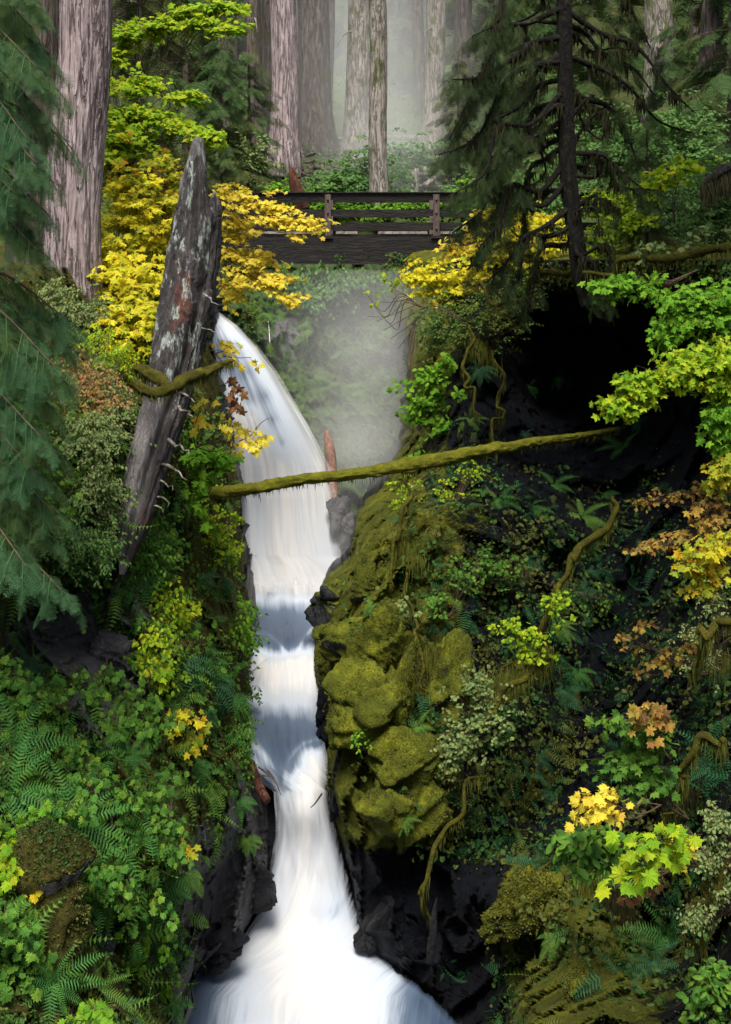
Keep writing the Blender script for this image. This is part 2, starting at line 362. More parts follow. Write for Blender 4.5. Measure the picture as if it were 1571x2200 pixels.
def snagmat():
    t = NT('snag_bark'); v = t.oc((8, 8, 1.3)); n1 = t.noise(1.4, 9, v, .65, .5); n2 = t.noise(6, 6, v, .7); big = t.noise(1.1, 6, t.oc((1.6, 1.6, .55)), .65)
    c = t.ramp(n1, [(.32, (.008, .007, .007)), (.5, (.024, .021, .022)), (.66, (.065, .058, .06))])
    c = t.mix(t.mr(big, .6, .66, 0, .8), c, (.1, .03, .018))
    lich = t.math('MULTIPLY', t.mr(t.noise(2.2, 7, t.oc((3, 3, 1.0)), .7), .53, .6), t.mr(n2, .35, .5))
    c = t.mix(t.math('MULTIPLY', lich, t.n('ShaderNodeAttribute', attribute_name='lichen').outputs['Fac']), c, (.27, .31, .29))
    dead = t.math('MULTIPLY', t.n('ShaderNodeAttribute', attribute_name='dead').outputs['Fac'], t.mr(n1, .3, .45))
    c = t.mix(t.math('MULTIPLY', dead, .95), c, t.ramp(n2, [(.3, (.07, .065, .065)), (.6, (.18, .17, .175)), (.8, (.32, .32, .32))]))
    c = t.mix(t.mr(n2, .62, .75, 0, .6), c, (.012, .01, .01))
    h = t.math('ADD', n1, t.math('MULTIPLY', n2, .6))
    return t.done(t.bsdf(c, .75, t.bump(h, .9, .06), .3))
M['snag'] = snagmat()
def watermat(name, fall):
    t = NT(name); A = lambda n: t.n('ShaderNodeAttribute', attribute_name=n).outputs['Fac']
    u, v = A('across'), A('along'); vec = t.n('ShaderNodeCombineXYZ', {0: u, 1: v}).outputs[0]
    s1 = t.noise(1, 5, t.n('ShaderNodeMapping', {'Vector': vec, 'Scale': (7, .55, 1)}).outputs[0], .55, .3)
    s2 = t.noise(1, 4, t.n('ShaderNodeMapping', {'Vector': vec, 'Scale': (26, 1.0, 1)}).outputs[0], .6, .1)
    st = t.math('ADD', t.math('MULTIPLY', s1, .65), t.math('MULTIPLY', s2, .35))
    foam = t.math('ADD', A('foam'), t.mr(st, .35, .65, -.12, .10), True)
    c = t.ramp(foam, [(0, (.025, .04, .07)), (.3, (.065, .09, .135)), (.62, (.38, .43, .51)), (.85, (.46, .49, .54)), (1, (.64, .64, .65))])
    b = t.bsdf(c, t.mr(foam, 0, .7, .25, .8), spec=.12); tr = t.n('ShaderNodeBsdfTranslucent', {'Color': c}).outputs[0]
    b = t.n('ShaderNodeMixShader', {0: t.mr(foam, .3, 1, 0, .35), 1: b, 2: tr}).outputs[0]
    al = t.math('ADD', A('thick'), t.math('MULTIPLY', t.mr(st, .35, .65, -.5, .5), t.mr(A('thick'), .2, .95, 1, 0)), True)
    return t.done(t.n('ShaderNodeMixShader', {0: al, 1: t.n('ShaderNodeBsdfTransparent').outputs[0], 2: b}).outputs[0])
M['fall'] = watermat('falling_white_water', True)
# ---------------------------------------------------------------- cliffs, floor, water
def poly(tab, w=0):
    a = np.array(tab, float)
    if not w: return lambda y: np.interp(y, a[:, 0], a[:, 1])
    return lambda y: sum(np.interp(y+w*k/4, a[:, 0], a[:, 1]) for k in range(-4, 5))/9
class Cliff:
    def __init__(s, ctrl, edge, side, turn=1.6):
        s.r = RBF(ctrl); s.edge = poly(edge); s.side = side; s.turn = turn
    def Y(s, px, py):
        e = np.maximum((s.edge(py)-px)*s.side, 0); return s.r(px, py)+s.turn*np.exp(-e/16)
    def disp(s, px, py, amp=1., sc=1.):
        p = P(px, py, s.Y(px, py)); f, g = facets(p*np.array([1.1, 1.1, .75])*sc, 3); f2, g2 = facets(p*np.array([3.1, 3.1, 2.3])*sc, 11)
        d = .30*fbm(p*.9, 4, 5)+.40*f+.17*f2-.12*np.clip(.12-g, 0, 1)/.12-.05*np.clip(.1-g2, 0, 1)/.1+.04*fbm(p*7, 3, 9)
        return d*amp
    def at(s, px, py, off=.12):
        return P(px, py, s.Y(px, py)+s.disp(px, py, s.amp)-off)
    def build(s, name, mat, far, y0, y1, nu, nv, top, moss, amp=1.):
        s.amp = amp; py = np.linspace(y0, y1, nv)[:, None]; e = s.edge(py)
        e = e+6*vn(np.stack([py*.05, py*0, py*0], -1), 3)+4*vn(np.stack([py*.17, py*0, py*0], -1), 4)
        u = np.linspace(0, 1, nu)[None]**.9; px = far+(e-far)*u; py = np.broadcast_to(py, px.shape)
        Y = s.Y(px, py)+s.disp(px, py, amp); V = P(px, py, Y)
        back = V[:, -1:]+np.linspace(.15, 1, 7)[None, :, None]*np.array([-s.side*.5, 6.5, -.3])*1.0   # the face turns into the gorge wall
        back[..., 0] += .25*vn(back*1.3, 6)
        V = np.concatenate([V, back], 1); mo = np.concatenate([moss(px, py), np.repeat(moss(px, py)[:, -1:]*0-.3, 7, 1)], 1)
        if top is not None:                                              # bank running back to the forest floor
            rows = []
            for k, w in enumerate(np.linspace(0, 1, 26)[1:]):
                T = V[0].copy(); B = np.stack([T[:, 0]*1.0, np.full(len(T), 33.8), np.full(len(T), -.12)], -1); B[:, 0] = T[:, 0]/T[:, 1]*32+np.where(s.side > 0, -.6, .6)
                q = T*(1-w)+B*w; q[:, 2] = T[:, 2]*(1-w**top)+B[:, 2]*w**top; q[:, 2] += .22*fbm(q*.8, 4, 8)*min(1, k/3); rows.append(q)
            V = np.concatenate([np.stack(rows[::-1]), V], 0); mo = np.concatenate([np.full((25, mo.shape[1]), .5), mo], 0)
        nv2, nu2 = V.shape[:2]; G = grid(nu2, nv2)
        if s.side > 0: G = G[:, ::-1]
        return obj(name, mesh(name, V.reshape(-1, 3), [G], mat, True, {'moss': mo.ravel()}), kind='structure')
def blobf(bl, base):
    def f(px, py):
        r = np.full(np.shape(px), float(base))
        for x, y, a, b, v in bl: r = r+v*np.exp(-((px-x)/a)**2-((py-y)/b)**2)
        return r
    return f
LC = Cliff([(-300, 600, 12), (0, 640, 13), (200, 640, 16.2), (330, 640, 18), (460, 640, 22.5), (0, 900, 11.6), (200, 900, 12.6), (330, 900, 14), (430, 900, 16), (500, 900, 19),
            (0, 1150, 10.6), (250, 1150, 12.4), (400, 1150, 14.6), (500, 1150, 16.6), (530, 1150, 19), (0, 1300, 11.3), (110, 1330, 12.6), (250, 1400, 12.2), (400, 1400, 13), (520, 1400, 15.3), (545, 1400, 16.6),
            (0, 1500, 10.2), (0, 1650, 9.4), (250, 1650, 10.6), (400, 1650, 12), (520, 1650, 14), (560, 1650, 15), (0, 1900, 8.7), (200, 1900, 9.2), (370, 1850, 10.4), (430, 1900, 12.8), (520, 1900, 13.6), (590, 1850, 14.6),
            (0, 2200, 8), (200, 2200, 8.4), (350, 2200, 9.4), (400, 2150, 12.2), (430, 2050, 13), (500, 2000, 13.4), (-300, 1300, 10), (-300, 2200, 8), (0, 2450, 7.6), (380, 2450, 9)],
           [(560, 440), (600, 466), (680, 448), (760, 456), (850, 474), (950, 494), (1060, 516), (1200, 522), (1280, 528), (1400, 540), (1500, 533), (1600, 545), (1700, 572), (1760, 585), (1850, 592), (1930, 572), (1990, 545), (2040, 515), (2080, 440), (2120, 400), (2200, 380), (2450, 370)], 1)
RC = Cliff([(860, 600, 28), (1000, 600, 23), (1200, 600, 20.5), (1300, 600, 18.5), (1571, 590, 15), (1900, 600, 13), (880, 900, 23), (1000, 900, 19.5), (1000, 750, 21), (1150, 720, 22.5), (1200, 850, 23), (1350, 780, 21.5), (1450, 900, 20), (1571, 800, 17),
            (830, 1040, 20.5), (950, 1000, 19), (760, 1100, 19.5), (900, 1100, 17.2), (1100, 1100, 17.3), (1250, 1100, 18.5), (1400, 1100, 18.5), (1571, 1100, 15),
            (690, 1280, 17.6), (800, 1280, 16), (950, 1280, 15.9), (1150, 1280, 16.8), (1350, 1280, 17.5), (1571, 1280, 14), (680, 1500, 15.7), (800, 1500, 14.6), (950, 1500, 14.9), (1150, 1500, 15.6), (1300, 1500, 16.5), (1450, 1500, 13.5), (1571, 1500, 11.8),
            (700, 1750, 14.4), (850, 1750, 13.6), (950, 1800, 14.8), (1150, 1750, 15.4), (1300, 1750, 13.6), (1571, 1750, 10.4), (760, 2000, 13.6), (900, 2000, 13.8), (1000, 2000, 14.2), (1090, 1950, 12.5), (1160, 2030, 13.5), (1260, 2000, 11), (1420, 2000, 12), (1571, 2000, 9.8),
            (950, 2200, 12.8), (1080, 2200, 12.2), (1150, 2200, 10), (1300, 2200, 9.4), (1571, 2200, 8.6), (1900, 1300, 12), (1900, 2200, 8), (1200, 2450, 9), (960, 2450, 12)],
           [(520, 880), (570, 862), (640, 850), (750, 874), (850, 870), (950, 862), (1040, 830), (1100, 765), (1200, 750), (1215, 745), (1240, 702), (1300, 680), (1400, 668), (1500, 680), (1600, 686), (1700, 692), (1800, 722), (1900, 745), (2000, 762), (2050, 790), (2100, 850), (2150, 915), (2200, 948), (2450, 980)], -1)
mossL = blobf([(200, 800, 300, 150, .25), (450, 950, 60, 300, .3), (420, 1500, 90, 300, .3), (180, 1350, 140, 120, -.4), (240, 1500, 60, 100, -.45), (500, 1950, 90, 160, -1.2), (200, 2000, 220, 300, .25), (560, 1800, 40, 200, -.5)], .3)
mossR = blobf([(800, 1450, 140, 400, .9), (880, 1730, 110, 130, .5), (930, 700, 80, 160, .5), (1230, 780, 190, 190, -1.2), (1350, 1000, 120, 200, -.6), (850, 1980, 160, 150, -1.5), (1250, 2100, 110, 170, 1.0), (1120, 1950, 60, 120, .7), (1100, 1650, 120, 300, -.3), (1300, 1450, 100, 200, -.6)], .25)
LC.build('left_cliff', M['cliffL'], -430, 575, 2450, 190, 400, .8, mossL)
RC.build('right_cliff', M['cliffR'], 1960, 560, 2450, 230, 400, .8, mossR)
# the cliff behind the falls, under the bridge
BC = Cliff([(430, 565, 30.2), (600, 565, 30.5), (760, 565, 30.6), (900, 565, 30.6), (1000, 600, 30.4), (500, 640, 28.5), (640, 700, 29.3), (760, 700, 30.3), (900, 800, 29.6), (560, 800, 27.3), (700, 850, 28), (640, 950, 25.5), (800, 950, 28), (700, 1080, 24), (820, 1080, 26), (760, 1250, 22), (560, 1200, 24)],
           [(560, 1020), (1300, 1000)], 1, 0)
BC.build('back_cliff', M['cliffB'], 380, 568, 1330, 130, 170, None, blobf([(620, 720, 45, 70, -.7), (780, 700, 100, 200, .5), (560, 640, 60, 60, .1), (700, 900, 60, 100, -.2), (700, 620, 200, 60, .5)], .5), 1.5)
# forest floor rising into a hillside
def floor_z(x, y):
    z = np.interp(y, [33.1, 33.3, 34, 36, 42, 48, 60, 90, 140], [-.2, -.12, .3, 1.1, 2.6, 3.8, 8.5, 30, 72])
    return z+.5*fbm(np.stack([x*.22, y*.22, y*0], -1), 3, 2)*np.clip((y-34)/6, 0, 1)+.03*np.abs(x)*np.clip((y-33)/10, 0, 1)
gx, gy = np.meshgrid(np.linspace(-70, 70, 190), np.r_[np.linspace(33.1, 60, 100), np.linspace(61, 140, 60)])
V = np.stack([gx, gy, floor_z(gx, gy)+.12*fbm(np.stack([gx, gy, gx*0], -1)*.9, 3, 4)], -1)
obj('forest_floor', mesh('forest_floor', V.reshape(-1, 3), [grid(190, 160)], M['soil']), kind='structure')
# rock bed under the stream
BED = RBF([(500, 1230, 21.2), (800, 1230, 21.0), (500, 1290, 20.4), (760, 1290, 20.4), (500, 1390, 18.1), (720, 1390, 18.1), (520, 1500, 17.2), (720, 1500, 17.2), (520, 1600, 15.8), (600, 1650, 15.9), (700, 1600, 15.8), (560, 1750, 15.2), (720, 1750, 15.0), (560, 1900, 14.8), (760, 1900, 14.8), (450, 2050, 14.2), (850, 2050, 14.2), (400, 2200, 13.2), (950, 2200, 13.2), (400, 2450, 11.6), (950, 2450, 11.6)])
bu, bv = np.meshgrid(np.linspace(330, 1050, 130), np.linspace(1225, 2450, 200))
bp = P(bu, bv, BED(bu, bv)); bY = BED(bu, bv)+.28*facets(bp*1.8, 3)[0]+.06*fbm(bp*5, 3)
obj('stream_bed', mesh('stream_bed', P(bu, bv, bY).reshape(-1, 3), [grid(130, 200)], M['bed'], True, {'moss': np.zeros(bu.size)}), kind='structure')
# river: pools, little drop, chute, bottom pool
RY = poly([(1240, 20.35), (1275, 20.0), (1385, 17.55), (1398, 17.45), (1440, 17.3), (1500, 16.75), (1610, 15.2), (1650, 14.95), (1720, 14.9), (1900, 14.5), (2000, 14.15), (2055, 13.8), (2200, 12.7), (2450, 11.1)], 26)
RL = poly([(1240, 490), (1390, 505), (1500, 505), (1600, 512), (1650, 525), (1680, 556), (1700, 588), (1760, 592), (1800, 590), (1900, 574), (1960, 556), (2010, 522), (2050, 470), (2090, 400), (2140, 350), (2450, 300)])
RR = poly([(1240, 800), (1280, 770), (1340, 700), (1400, 690), (1500, 702), (1620, 704), (1720, 706), (1800, 726), (1900, 752), (2000, 778), (2050, 820), (2090, 870), (2150, 940), (2200, 985), (2450, 1050)])
nv, nu = 420, 90
vv = np.linspace(1240, 2440, nv)[:, None]; uu = np.linspace(0, 1, nu)[None]
rpx = RL(vv)+(RR(vv)-RL(vv))*uu; rpy = np.broadcast_to(vv, rpx.shape)
foam_c = [(x, 1245, 1) for x in (520, 640, 760)]+[(x, 1272, .95) for x in (540, 640, 700)]+[(540, 1300, .35), (640, 1300, .4), (690, 1300, .5), (540, 1335, .12), (610, 1340, .08), (665, 1330, .36), (560, 1375, .14), (620, 1382, .06), (660, 1372, .16),
    (548, 1395, .5), (590, 1392, .2), (620, 1398, .35), (655, 1395, .5), (560, 1412, 1), (620, 1418, 1), (655, 1412, 1), (540, 1450, .9), (600, 1450, 1), (660, 1450, .95), (545, 1490, .75), (600, 1490, .9), (665, 1490, .85), (545, 1530, .35), (600, 1530, .45), (665, 1530, .45),
    (545, 1565, .2), (600, 1570, .16), (670, 1565, .24), (550, 1605, .32), (600, 1610, .12), (650, 1600, .18), (680, 1600, .22), (560, 1640, .42), (590, 1660, .15), (625, 1650, .15), (645, 1640, .5), (668, 1625, .95), (575, 1670, .35), (608, 1690, .3), (640, 1670, .9), (675, 1670, 1),
    (605, 1720, .7), (640, 1720, .98), (690, 1720, .9), (600, 1800, .75), (650, 1800, 1), (715, 1800, .75), (590, 1900, .75), (650, 1900, 1), (740, 1900, .7), (570, 1980, .8), (660, 1980, 1), (710, 1960, .55), (760, 1990, .75), (540, 2040, .85), (660, 2050, 1), (800, 2050, .6),
    (450, 2090, .25), (560, 2100, .85), (700, 2100, 1), (820, 2090, .65), (400, 2150, .12), (480, 2160, .5), (640, 2160, 1), (800, 2160, .75), (900, 2150, .12), (400, 2200, .12), (520, 2200, .6), (700, 2200, .95), (850, 2200, .42), (940, 2200, .05), (600, 2440, .8), (950, 2440, .2), (350, 2440, .3)]
foam = np.clip(RBF(foam_c)(rpx, rpy), 0, 1)
def arc(cx, cy, pts, wd, a):   # the pale curved edges where the water folds over the lip
    q = spline(np.array([(x, y, 0) for x, y in pts], float), 40)[:, :2]; d = np.full(rpx.shape, 1e9)
    for x, y in q: d = np.minimum(d, (rpx-x)**2+(rpy-y)**2)
    return a*np.exp(-d/wd**2)
foam = np.clip(foam+arc(0, 0, [(540, 1360), (570, 1362), (598, 1380), (614, 1404)], 5, .2)+arc(0, 0, [(670, 1352), (655, 1368), (640, 1402)], 5, .2)
               +arc(0, 0, [(545, 1602), (570, 1625), (590, 1665), (598, 1700)], 8, .2)+arc(0, 0, [(680, 1588), (650, 1598), (622, 1630), (610, 1690)], 6, .16), 0, 1)
along = np.broadcast_to(vv/100, rpx.shape); flow = np.stack([uu*9+vv*0, along*1.1, along*0], -1)
steep = np.interp(rpy, [1340, 1430, 1450, 1550, 1580, 1700, 1950, 2150], [0, 1, 1, .1, .1, 1, 1, .1])
rY = RY(rpy)-.09*np.sin(np.pi*uu)*steep+.035*fbm(flow*np.array([.6, .8, 1]), 3, 3)*steep-.18*np.exp(-((rpx-650)/60)**2-((rpy-1740)/60)**2)
edge = np.minimum((rpx-RL(rpy)), (RR(rpy)-rpx)); thick = np.clip(edge/22+.12*vn(flow*3, 5), 0, 1)**.8
thick *= np.clip((rpy-1240+10*vn(flow*2, 9))/50, 0, 1); thick *= 1-.55*np.exp(-((rpx-560)/30)**2-((rpy-1680)/30)**2)
obj('river', mesh('river', P(rpx, rpy, rY).reshape(-1, 3), [grid(nu, nv)], M['fall'], True, {'foam': foam, 'thick': thick, 'across': (np.broadcast_to(uu, rpx.shape)*(RR(rpy)-RL(rpy))/180), 'along': along}), kind='structure')
# main waterfall
FL = poly([(655, 438), (700, 440), (750, 446), (800, 455), (850, 468), (900, 480), (950, 490), (1000, 495), (1100, 500), (1290, 505)])
FR = poly([(655, 452), (672, 474), (700, 512), (750, 560), (800, 597), (850, 627), (900, 655), (950, 683), (1000, 707), (1060, 722), (1150, 730), (1195, 740), (1215, 775), (1250, 800), (1290, 790)])
FY = poly([(655, 25.2), (672, 24.3), (700, 23.8), (750, 23.3), (800, 22.9), (900, 22.2), (1000, 21.6), (1100, 21.1), (1200, 20.6), (1290, 20.1)])
nv, nu = 260, 80; vv = np.linspace(655, 1290, nv)[:, None]; uu = np.linspace(0, 1, nu)[None]
fpx = FL(vv)+(FR(vv)-FL(vv))*uu; fpy = np.broadcast_to(vv, fpx.shape)
ff = np.clip(RBF([(450, 660, .9), (465, 680, .8), (500, 700, .95), (470, 740, .35), (510, 740, .45), (550, 745, 1), (480, 800, .35), (530, 800, .32), (558, 810, .6), (590, 800, 1), (490, 850, .8), (535, 860, .45), (572, 850, .38), (620, 850, .95), (500, 900, .95), (545, 900, 1), (585, 900, .4), (618, 900, .7), (650, 900, .85),
    (510, 950, .75), (560, 950, 1), (608, 950, .5), (640, 950, .85), (680, 950, .8), (520, 1010, .9), (600, 1010, 1), (700, 1000, .95), (530, 1100, .8), (620, 1100, 1), (720, 1100, .9), (530, 1200, .85), (640, 1200, 1), (730, 1180, .7), (760, 1220, .95), (530, 1285, .9), (700, 1285, 1)])(fpx, fpy), 0, 1)
fl = np.stack([uu*10+vv*0, np.broadcast_to(vv/300, fpx.shape), vv*0+uu*0], -1)
fY = FY(fpy)-.35*np.sin(np.pi*uu)*np.clip((1290-fpy)/220, 0, 1)+.05*fbm(fl*np.array([.7, 1, 1]), 3, 6)
th = np.clip((FR(fpy)-fpx)/np.interp(fpy, [660, 800, 1290], [10, 26, 30])+.1*vn(fl*2, 5), 0, 1)*np.clip((1296-fpy+8*vn(fl*2, 9))/30, 0, 1)
obj('waterfall', mesh('waterfall', P(fpx, fpy, fY).reshape(-1, 3), [grid(nu, nv)], M['fall'], True, {'foam': ff, 'thick': th, 'across': np.broadcast_to(uu, fpx.shape)*1.3, 'along': np.broadcast_to(vv/160, fpx.shape)}), kind='structure')
# ---------------------------------------------------------------- boulders of the right bank and elsewhere
def ico(sub):
    import bmesh
    bm = bmesh.new(); bmesh.ops.create_icosphere(bm, subdivisions=sub, radius=1); v = np.array([x.co[:] for x in bm.verts]); f = np.array([[y.index for y in x.verts] for x in bm.faces]); bm.free(); return v, f
ICO = ico(5)
def FUZZ(parent, name, p, n_, size, mat, r):
    t = nrm(n_+np.array([0, -.1, .3])+r.normal(0, .7, p.shape)); up = nrm(n_+r.normal(0, .6, p.shape)+[0, 0, .3]); V, T = scatter(OVAL2[0]*[.8, 1, 1], OVAL2[1], p, frames(t, up), size*r.uniform(.4, 1.2, len(p)))
    return obj(name, mesh(name, V, [T], M[mat], False), parent, kind='stuff')
def boulder(px, py, w, h, label, Y=None, rot=0, seed=0, depth=.7, mat='mossrock', moss=.6, C=None, cat='boulder', name='boulder', off=.0):
    C = C or RC
    if Y is None: Y = float(C.Y(px, py))-off
    if C is RC and mat == 'mossrock' and px < 1000: Y += .02; w *= 1.45; h *= 1.4
    c = P(px, py, Y); rx, rz = w/2/F*Y, h/2/F*Y; ry = depth*math.sqrt(rx*rz); v = ICO[0].copy(); sh = np.array([seed*7.1, seed*3.3, seed])
    rr = np.random.default_rng(seed+100); pn = nrm(rr.normal(0, 1, (17, 3))); ph = rr.uniform(.62, 1.05, 17)
    v = v*((np.maximum(v@pn.T/ph, 0)**16).sum(1)**(-1/16))[:, None]; v = v/np.abs(v).max(0)
    d = v*np.array([rx, ry, rz]); c_, s_ = math.cos(R(rot)), math.sin(R(rot)); d = np.stack([d[:, 0]*c_-d[:, 2]*s_, d[:, 1], d[:, 0]*s_+d[:, 2]*c_], -1)
    s = min(rx, rz); q = d/s+sh; qr = np.stack([q[:, 0]*.85+q[:, 2]*.5, q[:, 1], q[:, 2]*.85-q[:, 0]*.5], -1)*[.6, .8, 1.15]; f, g = facets(qr*.8, 2); f2, g2 = facets(qr*2., 5)
    k = .3*f+.13*f2-.12*np.clip(.1-g, 0, 1)/.1-.04*np.clip(.1-g2, 0, 1)/.1+.08*fbm(q*1.2, 3)+.05*fbm(q*7, 4)
    sx = (q[:, 2]*1.0+q[:, 0]*.55+q[:, 1]*.3)*3.1+.9*fbm(q*1.1, 2, 4); fr = sx-np.floor(sx); k = k+(.13*np.where(fr < .82, fr/.82, (1-fr)/.18)-.06)*np.clip(.5+fbm(q*.9, 2, 8)*1.5, 0, 1)*(mat != 'bed')
    d = d+nrm(d)*k[:, None]*s
    nv_ = np.zeros(d.shape); fn = np.cross(d[ICO[1][:, 1]]-d[ICO[1][:, 0]], d[ICO[1][:, 2]]-d[ICO[1][:, 0]])
    for c3 in range(3): np.add.at(nv_, ICO[1][:, c3], fn)
    nv_ = nrm(nv_); mo = moss-.25+.75*np.clip(nv_[:, 2], -.6, 1)+.45*fbm(q*1.3, 3, 3)
    o = obj(name, mesh(name, d, [ICO[1]], M[mat], True, {'moss': mo}), None, label, cat, None, None, [float(a) for a in c])
    if moss > .4:
        r = np.random.default_rng(seed); nf = int(min(9000, 45000*rx*rz)); tri = d[ICO[1]]; i = r.integers(0, len(tri), nf); n_ = nrm(np.cross(tri[i, 1]-tri[i, 0], tri[i, 2]-tri[i, 0])); ok = (n_[:, 2] > -.35) & (n_[:, 1] < .4) & (fbm(tri[i, 0]*5+seed, 3) > -.2); i, n_ = i[ok], n_[ok]
        w = r.dirichlet((1, 1, 1), len(i)); p = (tri[i]*w[..., None]).sum(1); FUZZ(o, 'moss', p, n_, (.02 if mat == 'mossrock' else .03), 'mosshair' if mat != 'cliffL' else 'cover_d', r)
    return o
for a in [(722, 1290, 100, 150, 'rounded grey and mossy rock closest to the foot of the tall falls', None, -25, 1, 1., 'mossrock', .25),
          (760, 1390, 150, 110, 'brown-green sloping slab under the rounded rock beside the upper pool', None, -30, 2),
          (838, 1365, 80, 130, 'squared block of bright moss below the dark notch in the right bank', None, 5, 3, .8, 'mossrock', .9, None, 'boulder', 'boulder', .35),
          (790, 1420, 70, 100, 'small upright knob of bright moss above the white quartz chip', None, 0, 4, .8, 'mossrock', .95, None, 'boulder', 'boulder', .35),
          (697, 1432, 48, 70, 'small mossy rock bulging over the middle cascade', None, 5, 5, .8, 'mossrock', .7),
          (785, 1530, 130, 130, 'large bright yellow-green mossy boulder with a leafy sprig on its face', None, -20, 6, .9, 'mossrock', 1., None, 'boulder', 'boulder', .4),
          (872, 1500, 80, 210, 'tall narrow mossy fin of rock right of the bright boulder', None, -6, 7, .8, 'mossrock', .85, None, 'boulder', 'boulder', .3),
          (880, 1640, 130, 140, 'broad yellow mossy shoulder of rock over the dark hollow', None, -20, 8, .8, 'mossrock', .9, None, 'boulder', 'boulder', .3),
          (815, 1735, 95, 80, 'wedge of mossy rock hanging above the black wet wall', None, -25, 9, .8, 'mossrock', .85, None, 'boulder', 'boulder', .35),
          (900, 1745, 90, 120, 'mossy bulge of rock at the lower end of the green bank', None, 10, 10, .7, 'mossrock', .8, None, 'boulder', 'boulder', .25),
          (960, 1500, 90, 200, 'dim mossy buttress behind the tall fin of rock', None, 0, 11, .6, 'mossrock', .55),
          (800, 1260, 80, 90, 'upper mossy block beside the rounded rock', None, 20, 12, .7, 'mossrock', .6),
          (705, 1540, 60, 160, 'black wet rock wall with thin moss beside the lower pool', None, 4, 13, .7, 'cliffR', .25),
          (730, 1690, 60, 170, 'black wet rock wall beside the narrow chute', None, -6, 14, .7, 'cliffR', .2),
          (730, 1120, 60, 120, 'grey-violet wet rock standing in the spray right of the falls', 20.9, 5, 15, .8, 'cliffB', -.5),
          (805, 2010, 100, 170, 'smooth bluish wet slab at the water right of the lower chute', None, -6, 16, .5, 'bed', 0),
          (930, 2010, 26, 230, 'thin pale blue sheet of wet rock dripping in the dark', None, -3, 17, .5, 'bed', 0, None, 'boulder', 'boulder', .3),
          (470, 2040, 120, 110, 'black wet boulder above the left edge of the bottom pool', None, 20, 18, .6, 'bed', 0, LC),
          (540, 1900, 90, 110, 'black wet rock leaning over the lower chute from the left', None, 25, 19, .6, 'bed', 0, LC),
          (232, 1398, 90, 120, 'grey bare rock face in the dark hollow of the left cliff', None, 30, 20, .5, 'cliffL', -.8, LC),
          (50, 1345, 60, 60, 'small bluish bare stone in the dark hollow at the far left', None, 30, 21, .5, 'cliffL', -.9, LC),
          (220, 2040, 60, 80, 'bare slate-grey rock patch in the low mossy mound', None, 10, 22, .5, 'cliffL', -.9, LC, 'boulder', 'boulder', .1),
          (95, 1930, 250, 330, 'big brown-mossed mound of rock at the lower left', None, 10, 23, .5, 'cliffL', .7, LC, 'boulder', 'boulder', .25),
          (1245, 2120, 230, 380, 'olive moss-covered hump of rock at the bottom right', None, -14, 24, .5, 'mossrock', .95, None, 'boulder', 'boulder', .45),
          (1115, 1960, 120, 210, 'dim leaning mossy slab in the dark lower right', None, -32, 25, .5, 'cliffR', .8, None, 'boulder', 'boulder', .3)]:
    px, py, w, h, lab, Y, rot, sd_ = a[:8]; kw = dict(zip(('depth', 'mat', 'moss', 'C', 'cat', 'name', 'off'), a[8:]))
    boulder(px, py, w, h, lab, Y, rot, sd_, **kw)
tq = NT('white_quartz'); M['quartz'] = tq.done(tq.bsdf((.6, .58, .6), .4, spec=.4))
boulder(737, 1452, 26, 26, 'white angular quartz chip lodged among the mossy rocks', float(RC.Y(737, 1452))-.75, 20, 30, mat='quartz', cat='stone', name='quartz_stone')
# ---------------------------------------------------------------- big trunks
def bark_bump(seed, amp=.07, k=9, ridges=1.):
    def f(a, l):
        p = np.stack([np.cos(a)*k*.35, np.sin(a)*k*.35, l*.55], -1)
        q = np.stack([np.cos(a)*k, np.sin(a)*k, l*1.6], -1)
        r = 1-np.abs(fbm(q+seed, 3, seed))*2
        return amp*fbm(p*.8+seed, 3, seed)+amp*.9*ridges*(r-.5)
    return f
def trunk_tree(px0, px1, pyb, Y, wpx, label, mat, top=-420, flare=1.35, seg=40, rows=90, name='conifer_tree', amp=.07, group=None, snags=0, seed=None, wtop=.86):
    """px0 at the picture's top, px1 at the base (pyb)"""
    seed = seed if seed is not None else int(px0)
    b = P(px1, pyb, Y); t = P(px0+(px0-px1)*(-top/max(pyb, 1)), top, Y); root = thing(name, label, "tree", b, group)
    r = wpx/2/F*Y; u = np.linspace(-.04, 1, rows)[:, None]; pts = (t-b)*u; pts[:, 0] += .05*np.sin(u[:, 0]*9+seed); u = u[:, 0]
    hgt = float(np.linalg.norm(t-b)); rad = r*(1-(1-wtop)*np.clip(u, 0, 1))*(1+(flare-1)*np.exp(-np.clip(u*hgt, 0, 99)/(1.4*r+.3)))
    V, Q, T = tube(pts, rad, seg, bark_bump(seed, amp))
    obj('trunk', mesh('trunk', V, [Q, T], M[mat]), root)
    if snags:
        g = Geo(); rr = np.random.default_rng(seed)
        for k in range(snags):
            z = hgt*rr.uniform(.15, .95); a = rr.uniform(-1.4, 1.4)-math.pi/2; p0 = np.array([pts[0, 0]*0, 0, 0])+(t-b)*z/hgt; d = np.array([math.cos(a), math.sin(a), rr.uniform(-.5, .1)])
            q = spline(np.array([p0, p0+d*r*1.8, p0+d*r*2.6+[0, 0, -.3]]), 6); V, Q, T = tube(q, np.linspace(.05, .012, 6), 5); g.add(V, Q, T)
        obj('dead_branches', g.mesh('dead_branches', M['bark_l']), root, kind='stuff')
    return root
_ROOTS = []
_thing = thing
def thing(*a, **k):
    o = _thing(*a, **k); _ROOTS.append(o); return o
def LAST(): return _ROOTS[-1]
trunk_tree(178, 160, 655, 16.0, 112, 'huge pinkish-grey furrowed conifer trunk at the upper left', 'bark', seg=150, rows=420, flare=1.12, amp=.10, seed=3, wtop=.95)
